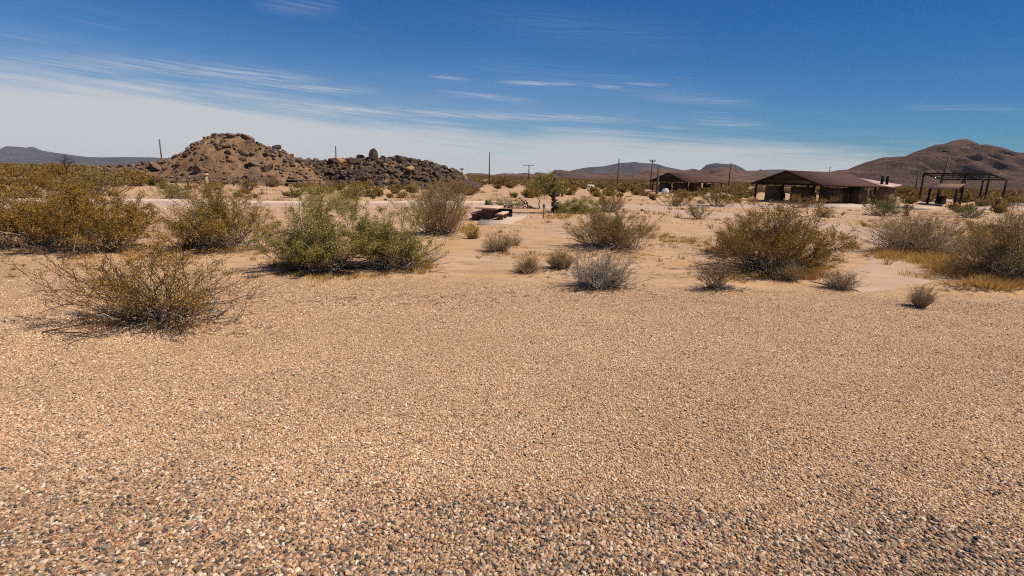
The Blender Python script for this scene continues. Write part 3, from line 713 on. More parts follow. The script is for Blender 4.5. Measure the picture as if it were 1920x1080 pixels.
def kidsof(rng, P, L, mper, tmin, tmax, spread, lf):
    m, k, _ = P.shape
    idx = np.repeat(np.arange(m), mper); t = rng.uniform(tmin, tmax, len(idx))
    f = t*(k-1); i = np.minimum(f.astype(int), k-2); fr = (f-i)[:, None]
    st = P[idx, i]*(1-fr)+P[idx, i+1]*fr
    d = P[idx, i+1]-P[idx, i]; d /= np.linalg.norm(d, axis=1, keepdims=True)+1e-9
    d = d+rng.normal(0, spread, d.shape); d /= np.linalg.norm(d, axis=1, keepdims=True)
    return st, d, L[idx]*(lf*(1-t*.55))*rng.uniform(.6, 1.2, len(idx)), t
def leaves_at(rng, C, size, aspect=2.0):
    n = len(C); d = rng.normal(size=(n, 3)); d /= np.linalg.norm(d, axis=1, keepdims=True)
    e = rng.normal(size=(n, 3)); e -= (e*d).sum(1, keepdims=True)*d; e /= np.linalg.norm(e, axis=1, keepdims=True)
    s = size*rng.uniform(.6, 1.4, (n, 1))
    V = np.stack([C-d*s*.5, C+e*s/aspect*.5, C+d*s*.5, C-e*s/aspect*.5], 1).reshape(-1, 3)
    return V, np.arange(n*4).reshape(-1, 4)
def plant(seed, rx, ry, h, nst=22, pmin=.1, pmax=1.35, k=7, c1=5, c2=4, rad=.012, nleaf=20000, lsize=.02, wob=.10, up=.12,
          base=.1, cover=(.25, 1.0), dead=10, deadr=.45, spread=.55, leafjit=.04, fill=.78):
    rng = np.random.RandomState(seed)
    base = base*(2.2 if nst >= 56 else 1.3); az = rng.uniform(0, 6.283, nst); po = pmin+(pmax-pmin)*rng.rand(nst)**.62
    D = np.stack([np.sin(po)*np.cos(az), np.sin(po)*np.sin(az), np.cos(po)], 1)
    ell = 1/np.sqrt((D[:, 0]/rx)**2+(D[:, 1]/ry)**2+(D[:, 2]/h)**2)
    ell = ell*(.84+.24*vn(az*1.1+seed, po*1.6+seed*.7, seed))
    fill = fill+.13; L = ell*rng.uniform(fill-.25, fill+.12, nst)
    P0 = np.stack([rng.normal(0, base*rx, nst), rng.normal(0, base*ry, nst), np.full(nst, -.03)], 1)
    P1 = poly(rng, P0, D, L, k, wob, up)
    P1[..., 2] = np.maximum(P1[..., 2], .02*np.arange(k)[None]/k)
    st, d, L2, t = kidsof(rng, P1, L, c1, .2, .97, spread, .55)
    d[:, 2] = np.abs(d[:, 2])*.9+.1
    P2 = poly(rng, st, d, L2, 5, wob, up*.6)
    st, d3, L3, t3 = kidsof(rng, P2, L2, c2, .2, 1, spread, .6)
    P3 = poly(rng, st, d3, L3, 4, wob*1.2, 0)
    for P_ in (P1, P2, P3): P_[..., 2] = np.where(P_[..., 2] > .95*h, .95*h+(P_[..., 2]-.95*h)*.22, P_[..., 2])
    P2[..., 2] = np.maximum(P2[..., 2], .01); P3[..., 2] = np.maximum(P3[..., 2], .01)
    Vs = []; Qs = []; n = 0
    for P, r, e in ((P1, rad, .35), (P2, rad*.5, .4), (P3, rad*.28, .5)):
        rr = r*rng.uniform(.7, 1.2, len(P)); V, Q = tubes(P, rr, rr*e); Vs.append(V); Qs.append(Q+n); n += len(V)
    W_ = (np.concatenate(Vs), np.concatenate(Qs))
    # leaves along the finest twigs and second-level tips
    Lf = None
    if nleaf:
        m = int(nleaf*.8); i = rng.randint(0, len(P3), m); tt = rng.uniform(0.1, 1, m)*3; a = np.minimum(tt.astype(int), 2); fr = (tt-a)[:, None]
        C = P3[i, a]*(1-fr)+P3[i, a+1]*fr
        m2 = nleaf-m; i = rng.randint(0, len(P2), m2); tt = rng.uniform(.3, 1, m2)*4; a = np.minimum(tt.astype(int), 3); fr = (tt-a)[:, None]
        C = np.concatenate([C, P2[i, a]*(1-fr)+P2[i, a+1]*fr])
        C = C+rng.normal(0, leafjit, C.shape)
        rel = C[:, 2]/h+.25*(fbm(C[:, 0]*2.2/max(rx, .6)+5, C[:, 1]*2/max(rx, .6)+C[:, 2]*1.4, seed)-.45)*2
        keep = rng.rand(len(C)) < np.clip((rel-cover[0]*.6)/(cover[0]*.8+1e-6), .04, 1)
        C = C[keep & (C[:, 2] > .015)]; lsize = lsize*1.12
        Lf = leaves_at(rng, C, lsize)
    Dd = None
    if dead:
        az = rng.uniform(0, 6.283, dead); po = rng.uniform(.5, 1.62, dead)
        D = np.stack([np.sin(po)*np.cos(az), np.sin(po)*np.sin(az), np.maximum(np.cos(po), .02)], 1)
        L = np.hypot(np.hypot(D[:, 0]*rx, D[:, 1]*ry), D[:, 2]*h)*deadr*rng.uniform(.5, 1.2, dead)
        P0 = np.stack([rng.normal(0, .22*rx, dead), rng.normal(0, .22*ry, dead), np.full(dead, .02)], 1)
        P1 = poly(rng, P0, D, L, 6, .2, -.05); P1[..., 2] = np.maximum(P1[..., 2], .012)
        s2, d2, l2, _ = kidsof(rng, P1, L, 3, .2, 1, .7, .5); P2 = poly(rng, s2, d2, l2, 4, .2, 0); P2[..., 2] = np.maximum(P2[..., 2], .012)
        V1, Q1 = tubes(P1, np.full(dead, rad*1.15), np.full(dead, rad*.55)); V2, Q2 = tubes(P2, np.full(len(P2), rad*.5), np.full(len(P2), rad*.2))
        Dd = (np.concatenate([V1, V2]), np.concatenate([Q1, Q2+len(V1)]))
    return W_, Lf, Dd
def bush(name, px, py, wpx, hpx, label, leafm, twigm=M_TWIG, cat='bush', group=None, depth=.85, seed=1, dy=0, deadm=M_TWIG_GREY, **kw):
    x, y = G(px, py); y += dy; m = mpp(px, py)
    e = empty(name, (x, y, gz(x, y)), 0, label, cat, group)
    rx = wpx*m/2; h = hpx*m*1.0
    Wd, Lf, Dd = plant(seed, rx, rx*depth, h, **kw)
    npmesh('branches', *Wd, twigm, e)
    if Lf is not None: npmesh('leaves', *Lf, leafm, e)
    if Dd is not None: npmesh('dead_twigs', *Dd, deadm, e)
    return e
S = {}
bush('creosote_bush', 302, 607, 385, 160, 'wide open creosote bush with bare dark branches, alone on the gravel at front left', M_LEAF_GOLD, M_TWIG_WARM, seed=53, nst=44, c1=7, c2=5, pmin=.12, pmax=1.45, rad=.013, nleaf=17000, lsize=.024, dead=55, deadr=.36, base=.06, cover=(.22, 1), wob=.16, up=.05, fill=.88)
bush('creosote_bush', 60, 464, 300, 112, 'dense orange olive creosote bush at the left edge with grey dead sticks at its foot', M_LEAF_ORANGE, seed=4, nst=60, c1=8, c2=5, nleaf=96000, lsize=.034, dead=120, deadr=.5, rad=.014, pmax=1.45, fill=.86)
bush('creosote_bush', 190, 474, 210, 110, 'orange olive creosote bush behind the open front left bush', M_LEAF_ORANGE, seed=5, nst=46, c1=8, c2=5, nleaf=57600, lsize=.032, dead=60, deadr=.45, rad=.014, pmax=1.4, fill=.84)
bush('creosote_bush', 420, 468, 200, 118, 'olive creosote bush left of the big green bush, with twiggy upper half', M_LEAF_OLIVE, seed=6, nst=64, c1=8, c2=5, nleaf=54400, lsize=.03, dead=80, deadr=.45, rad=.013, pmin=.05, pmax=1.35, fill=.84)
bush('creosote_bush', 355, 470, 90, 70, 'low creosote bush between the orange one and the twiggy olive one', M_LEAF_OLIVE, seed=66, nst=30, nleaf=9000, lsize=.028, dead=30, rad=.012)
bush('green_bush', 612, 508, 190, 150, 'tall pale green bush in the centre left, greenest of the front row', M_LEAF_GREEN, seed=7, nst=60, c1=8, c2=5, nleaf=99200, lsize=.027, dead=130, deadr=.5, rad=.013, pmin=.03, pmax=1.4, fill=.84)
bush('green_bush', 738, 505, 165, 112, 'olive green bush joined to the right side of the tall green bush', M_LEAF_GREEN, seed=8, nst=56, c1=8, c2=5, nleaf=73600, lsize=.026, dead=120, deadr=.5, rad=.012, pmin=.03, pmax=1.4, fill=.84)
bush('broom_bush', 822, 440, 125, 98, 'broom shaped bush of upright twigs left of the picnic table', M_LEAF_OLIVE, M_TWIG_TAN, seed=9, nst=150, c1=5, c2=3, nleaf=13000, lsize=.034, dead=50, deadr=.4, rad=.015, pmin=.02, pmax=1.0, wob=.05, up=.1, spread=.3, fill=.9)
bush('shrub', 888, 447, 34, 28, 'small brown shrub at the right foot of the broom shaped bush', M_LEAF_ORANGE, seed=10, nst=30, nleaf=3000, lsize=.03, dead=20)
bush('shrub', 934, 471, 58, 36, 'low grey brown shrub on the sand below the picnic table', M_LEAF_BROWN, M_TWIG_TAN, seed=11, nst=110, c1=4, c2=3, nleaf=5000, lsize=.02, dead=40, rad=.008, pmax=1.35, wob=.07, fill=.9)
bush('shrub', 962, 459, 34, 28, 'smaller shrub touching the right side of the one below the picnic table', M_LEAF_BROWN, M_TWIG_TAN, seed=12, nst=60, c1=4, c2=3, nleaf=2600, lsize=.022, dead=20, rad=.008, pmax=1.3, wob=.07, fill=.9)
bush('shrub', 988, 511, 54, 34, 'small round dry shrub nearest the gravel left of the grey twiggy bush', M_LEAF_BROWN, M_TWIG_TAN, seed=13, nst=110, c1=4, c2=3, nleaf=5500, lsize=.015, dead=30, rad=.007, pmax=1.35, wob=.07, fill=.9)
bush('shrub', 1052, 504, 56, 40, 'reddish brown shrub between the small round one and the grey twiggy bush', M_LEAF_BROWN, seed=14, nst=90, c1=4, c2=3, nleaf=8000, lsize=.016, dead=30, rad=.008, pmax=1.3, wob=.07, fill=.9)
bush('creosote_bush', 1145, 466, 170, 72, 'wide low olive brown bush behind the grey twiggy one right of centre', M_LEAF_BROWN, seed=15, nst=90, c1=7, c2=4, nleaf=48000, lsize=.026, dead=110, deadr=.5, rad=.012, pmax=1.45, fill=.86)
bush('twiggy_bush', 1128, 538, 130, 74, 'grey bare twiggy bush at the gravel edge right of centre', M_LEAF_BROWN, M_TWIG_GREY, seed=16, nst=100, c1=6, c2=4, nleaf=3800, lsize=.016, dead=120, deadr=.55, rad=.010, pmax=1.4, fill=.86)
bush('creosote_bush', 1448, 510, 225, 130, 'largest olive brown bush in the right half, standing before the second shelter', M_LEAF_ORANGE, seed=17, nst=80, c1=8, c2=5, nleaf=99200, lsize=.026, dead=90, deadr=.45, rad=.015, pmin=.03, pmax=1.45, fill=.84)
bush('creosote_bush', 1372, 480, 110, 66, 'low orange brown bush joined to the left side of the largest right bush', M_LEAF_ORANGE, seed=18, nst=46, nleaf=22400, lsize=.026, dead=40, rad=.012, pmax=1.45)
bush('twiggy_bush', 1347, 544, 88, 68, 'sparse twiggy bush with bare dark stems at the gravel edge below the largest bush', M_LEAF_OLIVE, seed=19, nst=34, c1=5, c2=3, nleaf=2600, lsize=.018, dead=24, deadr=.5, rad=.010, pmin=.1, pmax=1.15, fill=.92)
bush('shrub', 1480, 528, 64, 42, 'brown grey round shrub at the right foot of the largest bush', M_LEAF_BROWN, M_TWIG_TAN, seed=20, nst=130, c1=4, c2=3, nleaf=5000, lsize=.014, dead=30, rad=.006, pmax=1.3, wob=.06, fill=.9)
bush('shrub', 1573, 543, 70, 36, 'low grey brown shrub on the gravel edge at the sandy track', M_LEAF_BROWN, M_TWIG_TAN, seed=21, nst=130, c1=4, c2=3, nleaf=3600, lsize=.014, dead=40, rad=.006, pmax=1.35, wob=.06, fill=.9)
bush('twiggy_bush', 1712, 476, 205, 78, 'wide bush of pale upright twigs behind the yellow grass on the right', M_LEAF_BROWN, M_TWIG_TAN, seed=22, nst=130, c1=7, c2=4, nleaf=27200, lsize=.022, dead=150, deadr=.5, rad=.012, pmax=1.4, fill=.86)
bush('creosote_bush', 1905, 522, 240, 150, 'dense brown bush cut by the right edge of the view', M_LEAF_BROWN, seed=23, nst=90, c1=8, c2=5, nleaf=73600, lsize=.022, dead=170, deadr=.55, rad=.012, pmax=1.45, fill=.85)
bush('creosote_bush', 1840, 478, 120, 66, 'olive brown bush between the pale twiggy one and the right edge', M_LEAF_ORANGE, seed=24, nst=40, nleaf=22400, lsize=.026, dead=30, rad=.012)
bush('creosote_bush', 1310, 411, 62, 34, 'small open vase shaped bush alone on bare sand before the first shelter', M_LEAF_OLIVE, seed=25, nst=26, c1=5, c2=3, nleaf=1500, lsize=.035, dead=4, rad=.018, pmin=.2, pmax=1.15, fill=.92, wob=.08)
bush('shrub', 1545, 407, 42, 21, 'small orange brown shrub on sand in front of the second shelter', M_LEAF_ORANGE, seed=26, nst=34, nleaf=2600, lsize=.04, dead=6, rad=.014)
bush('green_bush', 1650, 404, 82, 44, 'bright green bush before the restroom roof', M_LEAF_FRESH, seed=27, nst=46, nleaf=11000, lsize=.05, dead=6, rad=.02, pmax=1.45)
bush('green_bush', 1816, 408, 66, 32, 'green bush growing under the front of the steel frame', M_LEAF_FRESH, seed=28, nst=34, nleaf=4500, lsize=.05, dead=20, rad=.018)
bush('creosote_bush', 1268, 386, 80, 34, 'olive bush in front of the white tank by the first shelter', M_LEAF_OLIVE, seed=29, nst=34, nleaf=7000, lsize=.055, dead=6, rad=.022, pmax=1.4)
bush('creosote_bush', 1345, 387, 92, 40, 'olive bush in front of the right end of the first shelter', M_LEAF_OLIVE, seed=30, nst=40, nleaf=8000, lsize=.055, dead=6, rad=.022, pmin=.2, pmax=1.3)
bush('creosote_bush', 1140, 398, 78, 46, 'round olive bush at the right side of the leaning green tree', M_LEAF_OLIVE, seed=31, nst=46, nleaf=9000, lsize=.045, dead=20, rad=.018)
bush('creosote_bush', 843, 378, 92, 42, 'brown olive bush with fine twigs behind the broom shaped bush', M_LEAF_BROWN, seed=32, nst=50, nleaf=8000, lsize=.055, dead=10, rad=.022, pmin=.05, pmax=1.2)
bush('green_bush', 553, 371, 32, 23, 'small round green bush on the sand beyond the road', M_LEAF_GREEN, seed=33, nst=34, nleaf=4000, lsize=.06, dead=4, rad=.02, pmax=1.4)
bush('creosote_bush', 510, 351, 32, 28, 'small brown tree like bush at the foot of the pointed hill', M_LEAF_BROWN, seed=34, nst=34, nleaf=3000, lsize=.09, dead=4, rad=.035, pmax=1.2)
bush('creosote_bush', 463, 357, 38, 30, 'thin brown bush with visible stems left of the sign at the pointed hill', M_LEAF_BROWN, seed=35, nst=34, nleaf=2500, lsize=.08, dead=6, rad=.03, pmax=1.2)
bush('creosote_bush', 665, 374, 56, 28, 'green olive bush just beyond the kerb behind the tall green bush', M_LEAF_GREEN, seed=36, nst=34, nleaf=4500, lsize=.06, dead=6, rad=.02)
bush('creosote_bush', 185, 368, 120, 46, 'brown grey thicket bush beyond the kerb on the left', M_LEAF_BROWN, seed=37, nst=60, nleaf=10000, lsize=.06, dead=20, rad=.022, pmin=.05)
bush('creosote_bush', 60, 372, 150, 62, 'large orange olive bush beyond the kerb at the left edge', M_LEAF_ORANGE, seed=38, nst=60, nleaf=25600, lsize=.06, dead=10, rad=.022)
bush('creosote_bush', 330, 372, 100, 30, 'low grey green thicket along the kerb left of the pointed hill sign', M_LEAF_GREEN, M_TWIG_GREY, seed=39, nst=60, nleaf=7000, lsize=.055, dead=40, rad=.02, depth=.5)
bush('dead_bush', 170, 402, 110, 72, 'dark leafless branching bush rising behind the orange bushes', M_LEAF_BROWN, M_BARK, seed=40, nst=9, c1=5, c2=4, nleaf=500, lsize=.04, dead=0, rad=.03, pmin=.1, pmax=.9, wob=.14, fill=.95)
# pale tuft on the gravel: grass blades on one short stem
bush('tuft', 1725, 577, 52, 42, 'small pale feathery tuft standing alone on the gravel at right', M_STRAW, M_TWIG_TAN, cat='plant', seed=41, nst=230, c1=5, c2=2, nleaf=0, dead=0, rad=.0035, pmin=.02, pmax=1.0, wob=.04, up=.08, spread=.25, base=.05, fill=.9)

# trees -------------------------------------------------------------
def tree_obj(name, px, py, label, limbs, crowns, leafm, bark, seed, lsize, group=None, dy=0, nleaf=8000, twig=M_TWIG, rad=.09):
    """limbs: list of polylines in photo pixels at the tree's depth; crowns: (px,py,rx,ry px) leaf masses"""
    x0, y0 = G(px, py); y0 += dy; z0 = gz(x0, y0)
    e = empty(name, (x0, y0, z0), 0, label, 'tree', group); rng = np.random.RandomState(seed)
    mb_V = []; mb_Q = []; n = 0; tips = []
    for li, (pts, r0, r1) in enumerate(limbs):
        q = np.array([at(a, b, y0) for a, b in pts]); q[:, 1] += np.linspace(0, 1, len(q))*rng.uniform(-.8, .8); q -= np.array([x0, y0, z0])
        t = np.linspace(0, len(q)-1, (len(q)-1)*4+1)
        P = np.stack([np.interp(t, np.arange(len(q)), q[:, c]) for c in range(3)], 1); P += rng.normal(0, r0*.5, P.shape); P[0] = q[0]
        V, Q = tubes(P[None], np.array([r0]), np.array([r1]), 7); mb_V.append(V); mb_Q.append(Q+n); n += len(V); tips.append(P)
    npmesh('trunk', np.concatenate(mb_V), np.concatenate(mb_Q), bark, e, smooth=True)
    tw_V = []; tw_Q = []; n = 0; LC = []
    tot = sum(c[2]*c[3] for c in crowns)
    for (a, b, rx, ry) in crowns:
        c = np.array(at(a, b, y0))-np.array([x0, y0, z0]); m = mpp(px, py); rx *= m; ry *= m
        k = max(10, int(70*(c_ := (rx*ry)/(tot*m*m))))
        o = np.clip(rng.normal(0, .45, (k, 3)), -.9, .9)*np.array([rx, rx*.7, ry]); st = c+o*np.array([1, 1, 1])
        allp = np.concatenate(tips); near = allp[np.argmin(((allp[None]-st[:, None])**2).sum(2), 1)]
        st = near*.12+st*.88
        D = rng.normal(size=(k, 3))*np.array([1, .8, .9])+np.array([0, 0, .25]); D /= np.linalg.norm(D, axis=1, keepdims=True)
        L = np.sqrt((D[:, 0]*rx)**2+(D[:, 1]*rx*.8)**2+(D[:, 2]*ry)**2)*rng.uniform(.3, .7, k)
        P = poly(rng, st, D, L, 6, .15, .0); V, Q = tubes(P, np.full(k, rad*.16), np.full(k, rad*.05)); tw_V.append(V); tw_Q.append(Q+n); n += len(V)
        s2, d2, l2, _ = kidsof(rng, P, L, 6, .2, 1, .6, .5); P2 = poly(rng, s2, d2, l2, 4, .15, 0)
        V, Q = tubes(P2, np.full(len(P2), rad*.08), np.full(len(P2), rad*.03)); tw_V.append(V); tw_Q.append(Q+n); n += len(V)
        mm = int(nleaf*c_); i = rng.randint(0, len(P2), mm); tt = rng.uniform(0, 3, mm); aa = np.minimum(tt.astype(int), 2); fr = (tt-aa)[:, None]
        LC.append(P2[i, aa]*(1-fr)+P2[i, aa+1]*fr+rng.normal(0, .11, (mm, 3)))
    C = np.concatenate(LC); C = C[C[:, 2] > .05]
    cr = npmesh('crown', *leaves_at(rng, C, lsize), leafm, e)
    npmesh('twigs', np.concatenate(tw_V), np.concatenate(tw_Q), twig, cr)
    return e
tree_obj('green_tree', 1040, 400, 'leaning green desert tree with crooked dark trunk and feathery top, right of the picnic table',
         [([(1046, 396), (1040, 388), (1036, 376), (1035, 364), (1033, 352), (1040, 338)], .21, .07), ([(1036, 370), (1028, 360), (1022, 350), (1012, 345)], .10, .04),
          ([(1040, 388), (1052, 392), (1064, 398), (1074, 410), (1080, 421)], .12, .05), ([(1036, 376), (1046, 362), (1052, 350)], .08, .03), ([(1055, 394), (1064, 384), (1070, 378), (1078, 376)], .08, .03)],
         [(1024, 337, 30, 14), (1012, 352, 18, 10), (1040, 350, 22, 13), (1078, 394, 36, 20), (1060, 402, 34, 11), (1102, 392, 26, 20), (1030, 402, 12, 7)], M_LEAF_GREEN, M_BARK, 5, .055, nleaf=42000, rad=.12)
tree_obj('green_tree', 601, 440, 'slim desert tree with dark forked limbs rising through the tall green bush',
         [([(625, 440), (614, 420), (604, 404), (598, 395)], .07, .045), ([(598, 395), (590, 402), (582, 410), (578, 408)], .04, .02), ([(598, 395), (596, 380), (598, 366)], .04, .02)],
         [(600, 362, 26, 12), (588, 392, 22, 16), (635, 380, 30, 16), (665, 392, 28, 16)], M_LEAF_GREEN, M_BARK, 6, .035, nleaf=16000, rad=.07)
tree_obj('fallen_limb', 1008, 391, 'dark fallen dead limb lying on the sand left of the leaning tree',
         [([(1010, 391), (1000, 391), (992, 386), (982, 378), (972, 371)], .11, .04), ([(998, 390), (988, 388), (978, 390)], .06, .03), ([(990, 385), (986, 376), (982, 374)], .05, .02)],
         [(975, 382, 12, 6)], M_LEAF_BROWN, M_BARK, 7, .04, nleaf=60, rad=.08)
tree_obj('green_shrub', 945, 390, 'low sprawling green bush behind the picnic table and black grill',
         [([(950, 391), (940, 384), (930, 380)], .06, .03), ([(950, 391), (962, 384), (975, 383)], .06, .03)],
         [(935, 380, 22, 10), (955, 382, 22, 9), (972, 386, 12, 6)], M_LEAF_GREEN, M_BARK, 8, .045, nleaf=6500, rad=.07)
tree_obj('dead_tree', 128, 335, 'bare dead tree standing against the mesa on the far left',
         [([(128, 335), (127, 318), (126, 305), (128, 296)], .16, .07), ([(127, 315), (121, 305), (116, 297)], .08, .03), ([(127, 308), (124, 299), (120, 290)], .07, .03), ([(127, 312), (134, 304), (140, 302)], .07, .03)],
         [(126, 302, 14, 9)], M_LEAF_BROWN, M_BARK, 9, .06, nleaf=120, twig=M_BARK, rad=.12)
tree_obj('small_tree', 1011, 391, 'thin straight young tree beside the fallen limb',
         [([(1011, 391), (1011, 378), (1010, 366)], .05, .03)], [(1009, 360, 13, 9)], M_LEAF_OLIVE, M_BARK, 10, .04, nleaf=1500, rad=.05)

# background bushes: a few kinds, each copied ------------------------
def proto(name, seed, leafm, twigm, **kw):
    e = empty(name, (0, -60, 0)); Wd, Lf, Dd = plant(seed, 1.0, .9, .75, dead=0, **kw)
    a = npmesh('branches', *Wd, twigm, e); b = npmesh('leaves', *Lf, leafm, e); return e, (a, b)
KINDS = [('olive creosote bush', 'creosote_bush', proto('creosote_bush', 101, M_LEAF_OLIVE, M_TWIG, nst=30, c1=5, c2=3, nleaf=3000, lsize=.075, rad=.03, pmax=1.35)),
         ('brown dry bush', 'dry_bush', proto('dry_bush', 102, M_LEAF_BROWN, M_TWIG, nst=36, c1=5, c2=3, nleaf=2200, lsize=.07, rad=.03, pmax=1.25)),
         ('green bush', 'green_bush', proto('green_bush', 103, M_LEAF_GREEN, M_TWIG, nst=30, c1=5, c2=3, nleaf=3200, lsize=.075, rad=.03, pmax=1.4)),
         ('orange brown bush', 'dry_bush', proto('dry_bush', 104, M_LEAF_ORANGE, M_TWIG, nst=36, c1=5, c2=3, nleaf=3000, lsize=.07, rad=.03, pmax=1.4))]
rb = random.Random(12)
used = set()
def put_bush(kind, x, y, rx, h, label, group):
    lab, nm, (e, kids) = KINDS[kind]
    if kind in used: o = copy_tree(e, kids)
    else: used.add(kind); o = e
    o.location = (x, y, gz(x, y)-.03); o.rotation_euler = (0, 0, rb.uniform(0, 6.28)); o.scale = (rx, rx, h/.75)
    tag(o, label, 'bush', group)
ZONES = [  # x range, y range (photo pixels of the base), count, half width px, kinds, where
    ((0, 320), (322, 352), 34, (14, 30), (3, 3, 0, 1), 'on the far left flat beyond the kerb'),
    ((300, 560), (350, 370), 13, (8, 16), (1, 0, 2), 'below the pointed hill beyond the kerb'),
    ((560, 880), (352, 374), 26, (9, 20), (1, 0, 2, 1), 'below the long boulder hill beyond the kerb'),
    ((870, 1040), (347, 372), 16, (10, 20), (1, 3, 0), 'between the boulder hill and the leaning tree'),
    ((1040, 1220), (352, 370), 18, (9, 18), (1, 0, 3), 'between the leaning tree and the first shelter'),
    ((1220, 1420), (358, 376), 15, (9, 18), (0, 2, 1), 'around the first shelter'),
    ((1640, 1920), (372, 400), 16, (10, 22), (3, 1, 0), 'around the steel frame on the right'),
    ((1680, 1920), (362, 370), 14, (9, 18), (3, 0), 'behind the steel frame on the right')]
for (xr, yr, cnt, wr, ks, where) in ZONES:
    cnt = int(cnt*1.35)
    done = []
    for _ in range(cnt*8):
        if len(done) >= cnt: break
        px = rb.uniform(*xr); py = rb.uniform(*yr); w = rb.uniform(*wr)
        if any(abs(px-a)+3*abs(py-b) < 11 for a, b in done): continue
        x, y = G(px, py)
        if math.hypot(x-40, y-66) < 10 or math.hypot(x-32, y-111) < 9: continue
        t_ = (x-AX0)*DX+(y-AY0)*DY; off = (x-AX0)*DY-(y-AY0)*DX
        if -1.2 < off < 8 and t_ < 60: continue
        if 1232 < px < 1262 and py > 350: continue
        done.append((px, py)); kd = rb.choice(ks); m = mpp(px, py); rx = w*m
        put_bush(kd, x, y, rx, min(rx*rb.uniform(.7, 1.0), 2.6), '%s %s' % (KINDS[kd][0], where), '%s %s' % (KINDS[kd][0].replace('bush', 'bushes'), where))
# far scrub: merged clumps nobody could count
def scrub():
    r = np.random.RandomState(33); VV = []; FF = []; n = 0
    cl = [plant(200+i, 1, .9, .8, nst=8, c1=4, c2=3, nleaf=170, lsize=.30, dead=0, rad=.03, leafjit=.12, cover=(.02, 1))[1] for i in range(6)]
    N = 7500
    u = r.rand(N); d = 125*(1500/125)**(u**.9); az = np.radians(r.uniform(-52, 56, N))
    for a, D in zip(az, d):
        x, y = D*math.sin(a), D*math.cos(a)
        if fbm(x/40, y/60, 12) < .36: continue
        if y < 128 and x < 5 and x > -75 : continue
        V, F = cl[r.randint(6)]; s = r.uniform(.8, 1.7)*(1+D/900); t = r.rand()*6.28; c, q = math.cos(t), math.sin(t)
        V = np.stack([V[:, 0]*c-V[:, 1]*q, V[:, 0]*q+V[:, 1]*c, V[:, 2]*.9], 1)*s
        VV.append(V+np.array([x, y, -.05])); FF.append(F+n); n += len(V)
    t = NT('scrub'); rnd = t.N('ShaderNodeNewGeometry').outputs['Random Per Island']; nz = t.noise(t.scaled(t.pos(), (.02, .02, .02)), 1.0, 4)
    c = t.ramp(nz, [(.38, (.20, .12, .035)), (.5, (.15, .11, .04)), (.62, (.19, .125, .06))]); c = t.mix(rnd, c, t.mix(1, c, (1.7, 1.65, 1.6), 'MULTIPLY'))
    o = npmesh('desert_scrub', np.concatenate(VV), np.concatenate(FF), t.finish(c, .8, transl=.2))
    tag(o, 'olive and brown scrub covering the plain out to the hills', 'scrub', kind='stuff')
scrub()

# dry grass and litter ----------------------------------------------
def grass():
    r = np.random.RandomState(5); VV = []; n = 0
    patches = []   # px, py, radius px, blades, height
    for (px, py, rx, ry, cnt, h) in [(1745, 492, 60, 10, 3600, .26), (1690, 482, 50, 8, 2200, .2), (1800, 510, 75, 12, 4200, .24), (1860, 536, 60, 8, 3000, .2), (1720, 478, 90, 8, 2500, .25),
                                     (1510, 520, 30, 7, 1300, .22), (1530, 505, 25, 8, 800, .2), (400, 472, 90, 6, 1800, .1), (560, 500, 60, 10, 1800, .12), (780, 500, 40, 12, 1500, .14),
                                     (1255, 448, 30, 12, 700, .14), (1300, 455, 50, 12, 700, .1), (880, 430, 22, 8, 800, .2), (960, 475, 60, 20, 800, .07), (240, 480, 120, 14, 1800, .12),
                                     (1040, 406, 25, 4, 700, .25), (300, 615, 90, 14, 1500, .07), (1700, 420, 120, 10, 1800, .2), (1850, 440, 70, 14, 1800, .2), (1400, 520, 70, 10, 1100, .1), (640, 520, 120, 8, 1500, .08), (1340, 470, 30, 6, 600, .15), (1120, 480, 100, 10, 900, .1),
                                     (480, 440, 60, 14, 900, .12), (1150, 420, 80, 20, 1200, .12)]:
        a = r.normal(0, .5, (cnt, 2)); pts = np.array([G(px+q[0]*rx, py+q[1]*ry) for q in a])
        # tufts
        k = max(8, cnt//45); cen = pts[r.randint(0, cnt, k)]; ci = r.randint(0, k, cnt); tr_ = r.uniform(.04, .12, k)[ci][:, None]; od = r.normal(0, 1, (cnt, 2)); loose = r.rand(cnt) < .15; pts = np.where(loose[:, None], pts, cen[ci]+od*tr_); big_ = r.uniform(.6, 1.5, k)[ci]
        z = terrain(pts[:, 0], pts[:, 1]); hh = h*big_*r.uniform(.5, 1.2, cnt)*np.where(loose, .4, 1); w = .006+.0006*pts[:, 1]*.4
        th = r.rand(cnt)*6.28; ln = (od*.38+r.normal(0, .25, (cnt, 2)))*hh[:, None]
        wx = np.cos(th)*w; wy = np.sin(th)*w
        B = np.stack([pts[:, 0], pts[:, 1], z-.01], 1)
        V = np.stack([B+np.stack([wx, wy, 0*wx], 1), B-np.stack([wx, wy, 0*wx], 1), B+np.stack([ln[:, 0], ln[:, 1], hh], 1)], 1)
        VV.append(V.reshape(-1, 3))
    V = np.concatenate(VV); o = npmesh('dry_grass', V, np.arange(len(V)).reshape(-1, 3), M_STRAW)
    tag(o, 'yellow dry grass in tufts between the bushes and over the sand', 'grass', kind='stuff')
grass()
